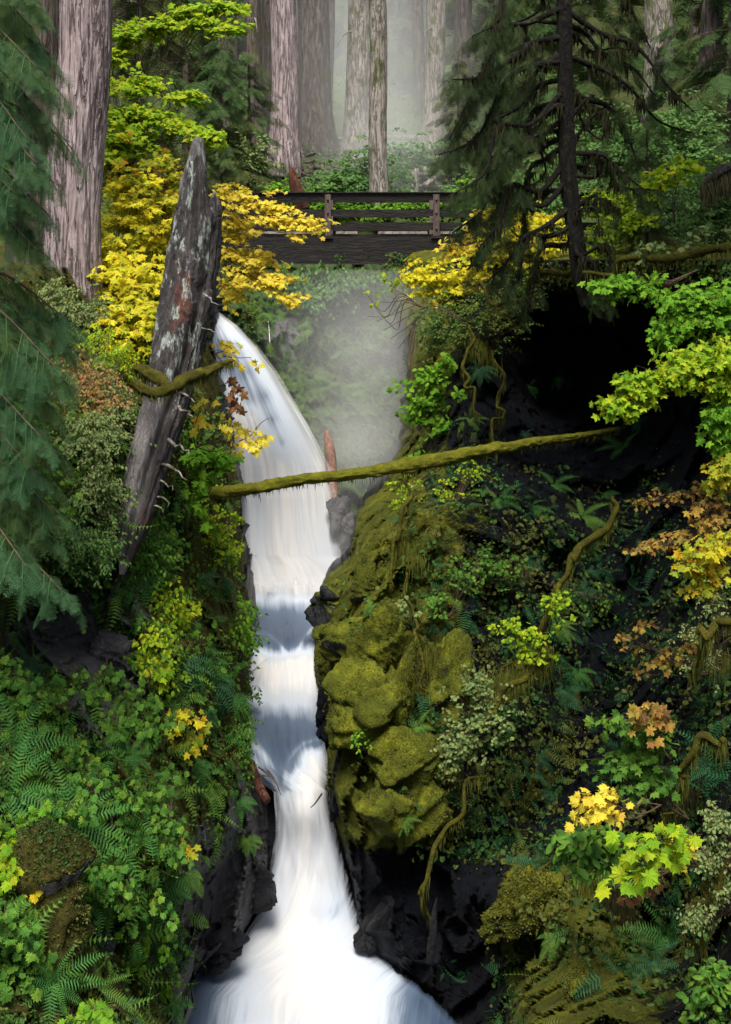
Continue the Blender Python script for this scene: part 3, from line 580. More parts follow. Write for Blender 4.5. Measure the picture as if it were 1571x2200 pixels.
trunk_tree(80, 75, 640, 16.8, 100, 'dark grey trunk half hidden by hemlock boughs behind the huge trunk', 'bark_d', seg=90, rows=200, flare=1.2, seed=4)
trunk_tree(258, 262, 330, 38, 50, 'dark mossy trunk just right of the huge pinkish trunk', 'bark_d', snags=5)
trunk_tree(543, 560, 330, 42, 34, 'dark slim trunk left of the pale ridged trunk', 'bark_d', snags=6)
trunk_tree(574, 590, 345, 43.5, 26, 'black narrow trunk pressed against the pale ridged trunk', 'bark_d')
trunk_tree(609, 612, 352, 40, 58, 'pale ridged trunk above the red broken stump', 'bark', snags=2, seg=60, rows=160)
trunk_tree(670, 682, 312, 45, 70, 'broad dark reddish trunk between two pale ones', 'bark_d', seg=60, rows=160)
trunk_tree(708, 706, 320, 49, 20, 'thin black trunk beside the broad dark reddish one', 'bark_d')
trunk_tree(771, 770, 332, 43, 54, 'pale brown trunk left of the slender trunk by the bridge', 'bark_l', seg=60, rows=160, snags=2)
trunk_tree(808, 818, 445, 34, 40, 'slender pale trunk standing right behind the bridge rail', 'bark_l', flare=1.1, seg=50, rows=160)
trunk_tree(899, 899, 300, 52, 26, 'speckled dark trunk left of the hazy mossy one', 'bark_d')
trunk_tree(935, 930, 318, 47, 42, 'hazy mossy trunk at the left edge of the black hemlock', 'bark_l', seg=50, snags=3)
trunk_tree(992, 990, 330, 50, 36, 'dim trunk behind the black hemlock boughs, left of its stem', 'bark_d')
trunk_tree(1068, 1068, 340, 55, 30, 'far trunk seen through the black hemlock', 'bark_d')
trunk_tree(1412, 1414, 350, 34, 62, 'wide speckled grey trunk in the right-hand woods', 'bark_l', seg=60, snags=3)
trunk_tree(1489, 1489, 205, 38, 20, 'short dark stem right of the wide speckled trunk', 'bark_d', snags=4)
trunk_tree(1536, 1528, 140, 31, 44, 'crooked brown trunk at the upper right corner', 'bark_d', snags=4)
trunk_tree(480, 482, 300, 50, 22, 'thin dark trunk among the mossy boughs left of centre', 'bark_d', snags=6)
trunk_tree(848, 850, 296, 62, 22, 'faint far trunk in the mist between the pale ones', 'bark_d')
trunk_tree(1320, 1322, 330, 48, 26, 'thin far trunk right of the black hemlock stem', 'bark_d', snags=3)
# ---------------------------------------------------------------- leaning snag
t = thing('leaning_snag', 'tall leaning broken snag with lichen and red rotten streaks, left of the falls', 'dead tree', P(285, 1150, 12.4))
org = np.array(t.location)
sp = spline(np.array([(*P(262, 1235, 12.2), 6), (*P(286, 1130, 12.3), 32), (*P(316, 1010, 12.6), 42), (*P(362, 850, 13.0), 47), (*P(392, 700, 13.3), 54), (*P(413, 560, 13.5), 53), (*P(425, 450, 13.6), 48), (*P(429, 408, 13.65), 45)]), 260)
rad = sp[:, 3]/F*sp[:, 1]; seg = 110
bb = bark_bump(5, .12, 7); V, Q, T = tube(sp[:, :3], rad, seg, lambda a, l: bb(a, l)+.07*facets(np.stack([np.cos(a)*3.2, np.sin(a)*3.2, l*3.2], -1), 4)[0]+.05*fbm(np.stack([np.cos(a)*9, np.sin(a)*9, l*9], -1), 3, 7), cap=False)
V = V.reshape(260, seg, 3); pxv = V[..., 0]/V[..., 1]*F+785.5; pyv = 520-V[..., 2]/V[..., 1]*F
# jagged top: left spire tall, notch, right horn
n1 = vn(np.stack([pxv[-1]*.09, pxv[-1]*0, V[-1, :, 1]*3], -1), 4)
want = np.interp(pxv[-1], [372, 385, 394, 401, 412, 436, 446, 450, 456, 462, 470, 482], [480, 432, 402, 354, 346, 352, 374, 446, 432, 412, 428, 438])+14*n1+9*vn(np.stack([pxv[-1]*.4, pxv[-1]*0, V[-1, :, 1]*9], -1), 8)
rows = np.arange(260)
for j in range(seg):
    lift = 405-want[j]; m = np.clip((rows-238)/21, 0, 1)**1.2
    V[:, j, 2] += m*lift/F*13.6; V[:, j, 0] += m*(-.0)*lift/F
pyl = np.clip((920-pyv)/120, 0, 1)*np.clip((445-pxv+(700-pyv)*.12)/30, 0, 1)
dead = np.clip((pyv-820)/90, 0, 1)*np.clip(((pxv-(sp[:, 0]/sp[:, 1]*F+785.5)[:, None])*-1+14)/20, 0, 1)
groove = np.exp(-(((pxv-(sp[:, 0]/sp[:, 1]*F+785.5)[:, None])-np.interp(pyv, [600, 900, 1130], [28, 8, -2]))/9)**2)*np.clip((pyv-480)/200, 0, 1)
V[..., 1] += groove*.16*(V[..., 1] < sp[:, 1][:, None])
V = np.concatenate([V.reshape(-1, 3), sp[-20:-19, :3]]); i = np.arange(seg)+259*seg
obj('trunk', mesh('trunk', V-org, [Q, np.stack([i, np.roll(i, -1), np.full(seg, 260*seg)], -1)], M['snag'], True, {'lichen': np.r_[pyl.ravel(), 0], 'dead': np.r_[dead.ravel(), 0]}), t)
sp2 = spline(np.array([(*P(408, 440, 13.6), 20), (*P(416, 390, 13.6), 22), (*P(424, 350, 13.6), 17), (*P(426, 318, 13.6), 13), (*P(428, 303, 13.6), 11), (*P(430, 297, 13.6), 9)]), 60)
V, Q, T = tube(sp2[:, :3], sp2[:, 3]/F*sp2[:, 1], 40, bark_bump(9, .4, 4))
obj('spire', mesh('spire', V-org, [Q, T], M['snag'], True, {'lichen': np.ones(len(V))*.7, 'dead': np.ones(len(V))*.5}), t, 'pale splintered spire at the top')
for k, (x0, y0, x1, y1, r) in enumerate([(452, 640, 468, 655, .03), (448, 712, 466, 714, .02), (403, 850, 420, 866, .035), (395, 880, 414, 896, .04), (378, 955, 407, 975, .045), (366, 1003, 405, 1030, .045), (354, 1040, 371, 1052, .03), (349, 1068, 366, 1084, .03), (340, 1090, 352, 1102, .025)]):
    q = spline(np.array([P(x0-14, y0-6, 13.0-.0005*y0), P((x0+x1)/2, (y0+y1)/2-2, 12.7-.0005*y0), P(x1, y1, 12.5-.0005*y0)]), 7); V, Q, T = tube(q+np.random.default_rng(k).normal(0, .012, q.shape), np.linspace(r*.5, r*.08, 7), 6); obj('branch_stub', mesh('branch_stub', V-org, [Q, T], M['bark_l']), t)
def strands(g, p, n, ln, w=.006, sd_=.04, r=None):
    """hanging moss strands below the points p (m,3)"""
    r = r or np.random.default_rng(1); i = r.integers(0, len(p), n); a = p[i]+r.normal(0, sd_, (n, 3))*np.array([1, 1, .4]); l = ln*r.uniform(.2, 1, n)**1.4
    side = nrm(r.normal(0, 1, (n, 3))*[1, .4, 0])*w*r.uniform(.5, 1.5, (n, 1)); b = a+np.stack([r.normal(0, .12, n)*l, r.normal(0, .08, n)*l, -l], -1)
    V = np.stack([a-side, a+side, (a+b)/2+side*.8, b, (a+b)/2-side*.8], 1).reshape(-1, 3); k = np.arange(n)[:, None]*5
    g.add(V, np.concatenate([k+[[0, 1, 2, 4]]]), k+[[4, 2, 3]])
def moss_limb(name, label, cat, pts, fr=300, ln=.12, seed=1, mat='moss', hair='mosshair', seg=16, amp=.3, n=60, top=None, parent=None, twmat=None):
    s = spline(np.array([(*P(x, y, Y), r) for x, y, Y, r in pts]), n); rd = s[:, 3]/F*s[:, 1]*(.68 if name == 'mossy_branch' else .9); wb = name == 'mossy_branch'; s[:, :3] += wb*np.stack([.10*vn(np.stack([np.arange(n)*.16, np.zeros(n), np.zeros(n)], -1), seed+k) for k in (0, 50, 90)], -1)
    t = parent or thing(name, label, cat, s[0, :3]); o = np.array(t.location)
    V, Q, T = tube(s[:, :3], rd, seg, lambda a, l: 1.3*amp*fbm(np.stack([np.cos(a)*1.4, np.sin(a)*1.4, l*4.5], -1)+seed, 4, seed)+amp*.9*vn(np.stack([np.cos(a)*4, np.sin(a)*4, l*14], -1), seed))
    br = obj('limb' if parent is None else 'branch', mesh('limb', V-o, [Q, T], M[mat]), t)
    FUZZ(br, 'moss', *(lambda r, a, i: (s[i, :3]+(np.cos(a)[:, None]*np.array([0, -1., 0])+np.sin(a)[:, None]*np.array([0, 0, 1.]))*rd[i][:, None]*1.05, np.cos(a)[:, None]*np.array([0, -1., 0])+np.sin(a)[:, None]*np.array([0, 0, 1.])))(np.random.default_rng(seed), np.random.default_rng(seed+1).uniform(-1.5, 2.2, 2600), np.random.default_rng(seed+2).integers(0, n, 2600)), .045, hair, np.random.default_rng(seed))
    if fr:
        g = Geo(); r = np.random.default_rng(seed); strands(g, s[:, :3]-np.stack([rd*0, rd*0, rd*.5], -1), fr, ln, .005, float(rd.mean())*.5, r)
        obj('moss_fringe', g.mesh('moss_fringe', M[hair], o), t if parent is None else br, kind='stuff')
    return t
# mossy log bridging the falls
moss_limb('mossy_log', 'long thin mossy log lying across the gorge in front of the falls', 'log', [(370, 1068, 15.3, 13), (460, 1058, 15.3, 14), (560, 1047, 15.4, 14), (640, 1031, 15.5, 12), (720, 1023, 15.6, 12), (800, 1013, 15.8, 13), (880, 997, 16.0, 15), (960, 984, 16.2, 15), (1060, 965, 16.7, 13), (1150, 950, 17.4, 10), (1240, 938, 18.3, 8), (1330, 922, 20.2, 6)], 900, .13, 3, mat='mosslog', seg=28, amp=.24, n=220)
moss_limb('mossy_limb', 'moss-wrapped limb draped over the leaning snag', 'branch', [(285, 820, 12.1, 10), (330, 845, 12.0, 12), (365, 835, 12.05, 13), (400, 815, 12.2, 15), (440, 800, 12.6, 13), (470, 785, 12.9, 8), (500, 775, 13.2, 4)], 500, .12, 4, seg=14)
moss_limb('mossy_limb', 'second mossy limb behind the snag at its left side', 'branch', [(290, 790, 12.6, 8), (318, 800, 12.4, 14), (345, 815, 12.3, 15), (360, 830, 12.2, 8)], 300, .14, 5)
for i, (pts, lab) in enumerate([([(1330, 1075, 15.6, 5), (1295, 1130, 15.3, 10), (1240, 1180, 15, 12), (1215, 1230, 14.8, 10), (1205, 1275, 14.7, 7)], 'upper mossy branch below the green ferns on the dark wall'),
        ([(1195, 1275, 14.6, 7), (1180, 1330, 14.5, 11), (1165, 1390, 14.3, 9), (1150, 1430, 14.2, 9), (1100, 1480, 14.1, 11), (1050, 1540, 14, 10), (1020, 1600, 14, 5)], 'thick mossy branch running diagonally down the dark wall'),
        ([(1180, 1410, 14.4, 6), (1120, 1425, 14.2, 5), (1090, 1430, 14.2, 3)], 'short mossy side branch at the middle of the dark wall'),
        ([(1040, 1645, 14.0, 3), (1000, 1720, 13.9, 6), (960, 1790, 13.8, 8), (925, 1850, 13.7, 7), (910, 1900, 13.7, 6), (922, 1960, 13.8, 9), (925, 1990, 13.9, 3)], 'curving mossy root hanging down beside the black wet wall'),
        ([(1070, 760, 20.2, 3), (1078, 850, 20.2, 4), (1062, 920, 19.0, 4), (1058, 960, 18.6, 3)], 'thin mossy vine hanging at the edge of the dark overhang'),
        ([(1015, 690, 20.6, 3), (1000, 770, 20.2, 5), (1012, 830, 19.6, 5), (1030, 890, 19, 3)], 'mossy root dropping beside the bright green bush'),
        ([(1571, 1335, 11, 14), (1530, 1360, 11.2, 12), (1505, 1400, 11.4, 10), (1510, 1450, 11.5, 6)], 'arching mossy bough at the right edge'),
        ([(1010, 600, 21, 4), (1100, 650, 20, 7), (1150, 610, 19.5, 8), (1240, 585, 18.5, 10)], 'mossy root running from the black hemlock foot'),
        ([(1260, 590, 17.5, 6), (1340, 568, 17, 10), (1430, 556, 16, 13), (1580, 545, 15, 14)], 'low mossy log along the rim of the right cliff'),
        ([(880, 1000, 17.3, 3), (870, 1100, 16.9, 6), (850, 1180, 16.3, 5), (840, 1240, 16, 3)], 'mossy root trailing under the log on the right bank'),
        ([(860, 1230, 15.6, 3), (880, 1330, 15.2, 5), (900, 1420, 14.7, 5), (925, 1500, 14.4, 3)], 'thin mossy root crossing the green rocks'),
        ([(1571, 1590, 10.2, 10), (1500, 1610, 10.4, 12), (1460, 1700, 10.6, 8), (1440, 1760, 10.8, 3)], 'mossy branch behind the broad maple leaves at the lower right'),
        ([(1571, 1830, 9.2, 9), (1540, 1900, 9.2, 10), (1500, 1960, 9.3, 8), (1475, 2010, 9.4, 4)], 'mossy branch under the small pale leaves at the lower right')]):
    moss_limb('mossy_branch', lab, 'branch', pts, 260, .22, 20+i, seg=10, n=50)
# drift wood: brown log in the chute, reddish log standing in the falls, little dead twigs
def wood(name, label, cat, pts, mat, amp=.2, seg=14, seed=0):
    s = spline(np.array([(*P(x, y, Y), r) for x, y, Y, r in pts]), 40); V, Q, T = tube(s[:, :3], s[:, 3]/F*s[:, 1], seg, lambda a, l: amp*fbm(np.stack([np.cos(a)*1.5, np.sin(a)*1.5, l*1.5], -1)+seed, 4, seed))
    return obj(name, mesh(name, V-s[0, :3], [Q, T], M[mat]), None, label, cat, None, None, [float(a) for a in s[0, :3]])
wood('drift_log', 'reddish split log standing upright in the spray beside the falls', 'log', [(701, 925, 22.4, 4), (708, 960, 22.2, 11), (713, 1020, 21.9, 12), (717, 1075, 21.5, 12), (720, 1110, 21.2, 11)], 'wetwood')
wood('water_trickle', 'thin white trickle of water on the rock wall behind the falls', 'trickle', [(x_, y_, float(BC.at(np.array([x_]), np.array([y_]), .06)[0, 1]), r_) for x_, y_, r_ in ((577, 690, .4), (578, 705, .6), (579, 720, .8), (580, 735, .6), (581, 750, .8), (582, 765, .6), (583, 778, .3))], 'quartz', seg=6)
wood('drift_log', 'short brown waterlogged log wedged left of the narrow chute', 'log', [(540, 1640, 14.6, 9), (550, 1670, 14.4, 10), (562, 1700, 14.2, 10), (575, 1722, 14.1, 9)], 'redwood', seed=3)
wood('broken_stump', 'red broken stump behind the bridge rail', 'stump', [(650, 450, 33.4, 16), (642, 420, 33.4, 15), (632, 390, 33.4, 11), (626, 360, 33.4, 5)], 'redwood', .5, seed=6)
def twigs(label, segs, rpx=2.2, mat='twig', name='dead_twig', cat='twig'):
    t = thing(name, label, cat, P(*segs[0][0])); o = np.array(t.location)
    for sgm in segs:
        s = spline(np.array([P(*q) for q in sgm]), 12); V, Q, T = tube(s, np.linspace(rpx, rpx*.4, 12)/F*s[:, 1], 5); obj('stick', mesh('stick', V-o, [Q, T], M[mat]), t)
twigs('dead forked twig caught above the head of the narrow chute', [[(555, 1648, 14.5), (575, 1662, 14.4), (592, 1680, 14.3), (604, 1708, 14.2)], [(550, 1665, 14.4), (580, 1668, 14.4)], [(575, 1655, 14.4), (590, 1672, 14.35)]])
twigs('bare dark stick slanting over the white chute at the right bank', [[(692, 1705, 14.1), (678, 1725, 14.2), (668, 1735, 14.3)]])
twigs('thin bare twig rising in front of the tall falls', [[(515, 948, 14.6), (545, 930, 14.4), (565, 905, 14.4), (578, 898, 14.4)], [(545, 930, 14.4), (552, 915, 14.4)]], 1.6)
for i, (x, y, pp) in enumerate([(1180, 640, [(1100, 660, 19.5), (1040, 610, 19.3), (1000, 640, 19.5)]), (1000, 700, [(1000, 690, 20), (930, 660, 20), (880, 690, 20.2), (840, 720, 20.4)]), (900, 640, [(905, 660, 21), (870, 640, 21), (840, 690, 21), (815, 660, 21)]), (880, 800, [(890, 700, 21), (885, 780, 20.5), (895, 850, 20.3)])]):
    twigs(['bare twigs spreading from the root ball under the black hemlock', 'long bare drooping stem over the mist right of the falls', 'bare twisty twigs sticking out into the mist below the bridge', 'thin dry stems hanging over the bright green bush'][i],
          [[(a+(j*9-18)*n_/2+random.uniform(-5, 5), b+(j*13-20)*n_/2, c) for n_, (a, b, c) in enumerate(pp)] for j in range(4)], 1.3)
# ---------------------------------------------------------------- footbridge
BY = 31.0
def bx(px): return (px-785.5)/F*BY
def bz(py): return (520-py)/F*BY
t = thing('footbridge', 'dark timber footbridge with post-and-rail sides high over the gorge', 'bridge', (bx(480), BY, bz(500)))
bo = np.array(t.location)
def bpart(name, x0, x1, z0, z1, y0, y1, mat, lab=None):
    g = Geo(); g.box(((x0+x1)/2, (y0+y1)/2, (z0+z1)/2), (x1-x0, y1-y0, z1-z0)); me = g.mesh(name, M[mat], bo, False); return obj(name, me, t, lab)
X0, X1 = bx(430), bx(1385); W2 = 1.9
for yb, nm in ((BY, 0), (BY+W2, 1)):
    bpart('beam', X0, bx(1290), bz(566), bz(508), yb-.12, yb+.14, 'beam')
    for a, b, d in ((415, 430, .03), (450, 464, 0), (478, 494, 0)):
        bpart('rail', X0, X1, bz(b), bz(a), yb-.05+d, yb+.05+d, 'beam')
    bpart('rail_cap', X0, X1, bz(415)+.002, bz(412.6), yb-.08, yb+.12, 'beam')
    for px in (473, 705, 937, 1169, 1383):
        o = bpart('post', bx(px-6.5), bx(px+6.5), bz(506), bz(418), yb-.17, yb-.053, 'post')
        if px in (705, 937) and nm == 0:
            for py in (430, 458, 492):
                v, q, T = tube(np.array([[bx(px), yb-.2, bz(py)], [bx(px), yb-.165, bz(py)]]), .028, 8); obj('bolt', mesh('bolt', v-bo, [q, T], M['iron']), o)
            bpart('post_foot', bx(px-11), bx(px+11), bz(512), bz(506.3), yb-.18, yb-.13, 'beam')
k = 0; x = X0
while x < bx(1290):
    bpart('deck_plank', x, x+.17, bz(507.5), bz(503), BY+.15, BY+W2-.2, 'deck'); x += .182
for x0, x1 in ((515, 545), (560, 690), (722, 768), (812, 918), (945, 985)): bpart('kerb_timber', bx(x0), bx(x1), bz(502.5), bz(497), BY-.12, BY-.055, 'deck')
# trail fence, fallen logs and the root tangle behind the bridge
t = thing('trail_fence', 'hazy rustic log fence on the trail beyond the bridge', 'fence', P(895, 430, 37))
o = np.array(t.location)
def lbar(nm, a, b, r):
    V, Q, T = tube(np.linspace(P(*a), P(*b), 8), r, 8, lambda a_, l: .12*vn(np.stack([np.cos(a_), np.sin(a_), l*2], -1), 2)); obj(nm, mesh(nm, V-o, [Q, T], M['bark_l']), t)
lbar('post', (895, 432, 37), (895, 362, 37), .07); lbar('post', (912, 430, 37.4), (912, 358, 37.4), .07); lbar('post', (965, 425, 38), (968, 345, 38), .07)
lbar('rail', (885, 374, 37), (975, 378, 38), .06); lbar('rail', (885, 400, 37), (975, 402, 38), .06); lbar('brace', (912, 400, 37), (985, 338, 38.4), .08)
for lab, pts, m in (('large dark fallen log in the mist right of centre', [(835, 292, 50, 8), (900, 296, 49, 9), (990, 306, 47, 9)], 'bark_d'), ('pale fallen log crossing behind the slender trunk', [(700, 300, 47, 5), (840, 296, 48, 6), (990, 300, 49, 6)], 'bark_l'), ('low fallen log among the shrubs near the trail fence', [(840, 330, 42, 5), (1000, 322, 42, 6)], 'bark_d')):
    wood('fallen_log', lab, 'log', pts, m)
t = thing('root_tangle', 'tangle of exposed brown roots under the trunks behind the bridge', 'roots', P(670, 370, 40)); o = np.array(t.location)
for k in range(26):
    r = random.Random(k); x = 615+r.uniform(0, 130); y = 325+r.uniform(0, 60); q = [P(x, y, 41)]
    for j in range(4): x += r.uniform(-16, 34); y += r.uniform(-4, 16); q.append(P(x, y, 40-.5*j+r.uniform(-.3, .3)))
    V, Q, T = tube(spline(np.array(q), 14), np.linspace(.07, .02, 14), 6); obj('root', mesh('root', V-o, [Q, T], M['bark_d']), t)
# ---------------------------------------------------------------- plants
LM = {}   # shared single-leaf meshes
def leafmesh(kind, mat, i):
    k = (kind, mat, i)
    if k not in LM:
        tv, tf = {'maple': MAPLE, 'maple7': MAPLE7, 'broad': BROAD, 'oval': [OVAL]*3, 'small': [OVAL2]*3}[kind][i]
        LM[k] = mesh('leaf', tv, [tf], M[mat], False)
    return LM[k]
def leaf_frames(r, tip, up=(0, -.55, .8), jit=.38, droop=.35):
    n = len(tip); t = nrm(tip+r.normal(0, .28, (n, 3))+[0, 0, -droop]); nn = nrm(np.asarray(up)+r.normal(0, jit, (n, 3)))
    return frames(t, nn)
def plant(name, label, cat, base, blobs, ns, lp, size, mat, kind='maple', K=0, group=None, droop=.3, dirx=0, seed=0, spread=3.2, jit=.38, up=(0, -.55, .8), stems=True, smat='twig', szv=.3, tier=.35, sr=1.0):
    """blobs (px,py,Y,rx,ry): sprays of leaves along little twigs fill the blobs; K nearest leaves become objects of their own"""
    r = np.random.default_rng(seed+int(base[0])*7+int(base[1])); b = P(*base); t = thing(name, label, cat, b, group)
    w = np.array([q[3]*q[4] for q in blobs], float); bi = r.choice(len(blobs), ns, p=w/w.sum()); B = np.array(blobs, float)[bi]
    a = r.uniform(0, 2*np.pi, ns); q = np.abs(r.normal(0, .72, ns)).clip(0, 1.75); dy = r.normal(0, .5, ns)*np.minimum(B[:, 3], B[:, 4])/F*B[:, 2]
    # tiers: heights gather on a few sloping layers
    yy = np.sin(a)*q; nt = np.maximum(2, (B[:, 4]/F*B[:, 2]/(size*2.4)).astype(int)); lay = np.round((yy+1)/2*nt)/nt*2-1; yy = yy*(1-tier)+lay*tier
    C = P(B[:, 0]+np.cos(a)*q*B[:, 3], B[:, 1]+yy*B[:, 4], B[:, 2])+np.stack([dy*.3, dy, dy*.1], -1)
    out = nrm(C-b+1e-3); L = size*spread*r.uniform(.6, 1.25, ns)[:, None]
    td = nrm(out*[1, .35, .4]+np.stack([r.normal(0, .5, ns)+dirx, r.normal(-.25, .5, ns), r.normal(-droop, .22, ns)], -1)); S0 = C-td*L*.5; S1 = C+td*L*.5
    j = np.arange(lp); u = (j+.6)/lp; n = ns*lp
    pos = (S0[:, None]+(S1-S0)[:, None]*u[None, :, None]); sgn = np.where(j % 2, 1, -1)[None, :, None]
    perp = nrm(np.cross(td, [0, 0, 1.]))[:, None]*sgn; tip = td[:, None]*.6+perp*.8; tip = np.broadcast_to(tip, pos.shape).reshape(-1, 3)
    pos = (pos+tip.reshape(pos.shape)*size*.25+r.normal(0, size*.22, pos.shape)).reshape(-1, 3)
    sc = size*r.uniform(1-szv, 1+szv, n); Mx = leaf_frames(r, tip, up, jit, droop)
    tm = {'maple': MAPLE, 'maple7': MAPLE7, 'broad': BROAD, 'oval': [OVAL]*3, 'small': [OVAL2]*3}[kind]
    g = Geo(); order = np.argsort(np.linalg.norm(pos, axis=1)-r.uniform(0, .5, n)); single = order[:K]; rest = order[K:]; pick = r.integers(0, 3, n)
    for k in range(3):
        s = rest[pick[rest] == k]
        if len(s): V, T = scatter(tm[k][0], tm[k][1], pos[s], Mx[s], sc[s]); g.add(V, None, T)
    if g.n: obj('foliage', g.mesh('foliage', M[mat], b, False), t, kind='stuff')
    for i in single:
        o = obj('leaf', leafmesh(kind, mat, int(pick[i])), t)
        X = Matrix([[*(Mx[i][:, 0]*sc[i]), 0], [*(Mx[i][:, 1]*sc[i]), 0], [*(Mx[i][:, 2]*sc[i]), 0], [0, 0, 0, 1]])
        X = Matrix(((Mx[i][0, 0]*sc[i], Mx[i][1, 0]*sc[i], Mx[i][2, 0]*sc[i], pos[i][0]-b[0]), (Mx[i][0, 1]*sc[i], Mx[i][1, 1]*sc[i], Mx[i][2, 1]*sc[i], pos[i][1]-b[1]), (Mx[i][0, 2]*sc[i], Mx[i][1, 2]*sc[i], Mx[i][2, 2]*sc[i], pos[i][2]-b[2]), (0, 0, 0, 1)))
        o.matrix_basis = X
    if stems:
        g = Geo(); tw = max(.0025, size*.02)*sr
        V, Q = thin(S0, S1, tw, tw*.5); g.add(V, Q)
        for x, y, Y, rx, ry in blobs:
            c = P(x, y, Y); m = (b+c)/2+np.array([0, 0, -.08*np.linalg.norm(c-b)])+r.normal(0, .08, 3)
            s = spline(np.stack([b, m, c]), 12); V, Q, T = tube(s, np.linspace(tw*3.2, tw*1.4, 12), 5); g.add(V, Q)
            mine = S0[(B[:, 0] == x) & (B[:, 1] == y)]
            if len(mine):
                mine = mine[:70]; at = s[r.integers(4, 12, len(mine))]; V, Q = thin(at, mine, tw*1.2, tw*.7); g.add(V, Q)
        obj('branches', g.mesh('branches', M[smat], b), t, kind='stuff' if ns < 60 or len(blobs) < 3 or kind in ('small', 'oval') else None)
    return t
FM = {}
def fern(px, py, Y, size, n, label, mat='fern', kind=0, face=(0, -.7, .5), spread=1.1, sag=0, seed=None, az0=0, az1=360):
    seed = int(px*3+py) if seed is None else seed; r = np.random.default_rng(seed); b = P(px, py, Y); t = thing('fern', label, 'fern', b)
    ax = nrm(np.array(face, float)); x = nrm(np.cross(ax, [.01, .3, 1.])); y = np.cross(ax, x); bank = FROND_L if kind else FROND
    for k in range(n):
        a = R(az0+(az1-az0)*(k+r.uniform(-.3, .3))/n); el = r.uniform(.25, .75); d = nrm(ax*el+(math.cos(a)*x+math.sin(a)*y)*spread+np.array([0, 0, -sag])); up = nrm(ax*.8+np.array([0, 0, .6])+r.normal(0, .1, 3))
        m = frames(d[None], up[None])[0]*size*r.uniform(.65, 1.1); i = int(r.integers(0, len(bank))); key = (kind, i, mat)
        if key not in FM: FM[key] = bank[i].mesh('frond', M[mat], smooth=False)
        o = obj('frond', FM[key], t); o.matrix_basis = Matrix(((m[0, 0], m[1, 0], m[2, 0], 0), (m[0, 1], m[1, 1], m[2, 1], 0), (m[0, 2], m[1, 2], m[2, 2], 0), (0, 0, 0, 1)))
    return t
def bough_needles(r, s, nb, bl, per, size, mat, org, hang=.5, t0=.15, side=.9, fwd=.6):
    g = Geo(); m = len(s)
    for k in range(nb):
        u = t0+(1-t0)*(k+r.uniform(0, 1))/nb; i = min(int(u*(m-1)), m-2); p = s[i]; d = nrm(s[i+1]-s[i]); pr = nrm(np.cross(d, [0, 0, 1.]))*(1 if k % 2 else -1)
        L = bl*(1-.55*u)*r.uniform(.6, 1.2); t = nrm(d*fwd+pr*side*r.uniform(.4, 1)+np.array([0, 0, -hang*r.uniform(.2, 1.2)])); e = p+t*L+[0, 0, -.22*L]; c = spline(np.stack([p, (p+e)/2+[0, 0, .06*L], e]), 10)
        V, Q, T = tube(c, np.linspace(.006, .002, 10), 3, cap=False); g.add(V, Q); sprays_along(r, c, per, size, mat, org, hang=hang, taper=.3, t0=.15, g=g)
    sprays_along(r, s[int(m*.6):], per, size, mat, org, hang=hang, taper=.3, g=g)
    return g.mesh('needles', M[mat], org, False)
def sprays_along(r, pts, n, size, mat, org, bank=SPRAY, t0=.12, hang=.45, side=.9, taper=.5, name='needles', fwd=.5, g=None):
    """flat sprays set left and right along a bough (pts (m,3)), hanging a little"""
    m = len(pts); u = t0+(1-t0)*(np.arange(n)+r.uniform(0, 1, n))/n; f = u*(m-1); i = np.clip(f.astype(int), 0, m-2); p = pts[i]+(pts[i+1]-pts[i])*(f-i)[:, None]; d = nrm(pts[i+1]-pts[i])
    pr = nrm(np.cross(d, [0, 0, 1.])); s = np.where(np.arange(n) % 2, 1, -1)[:, None]
    t = nrm(d*fwd+pr*s*side*r.uniform(.3, 1, (n, 1))+np.array([0, 0, -1])*hang*r.uniform(.3, 1.3, (n, 1))+r.normal(0, .15, (n, 3)))
    up = nrm(np.array([0, -.35, .9])+r.normal(0, .22, (n, 3))); sc = size*(1-taper*u)*r.uniform(.7, 1.2, n); own = g is None; g = g or Geo(); pk = r.integers(0, 3, n); Mx = frames(t, up)
    for k in range(3):
        q = pk == k
        if q.any(): V, T = scatter(bank[k][0], bank[k][1], p[q], Mx[q], sc[q]); g.add(V, None, T)
    return g.mesh(name, M[mat], org, False) if own else None
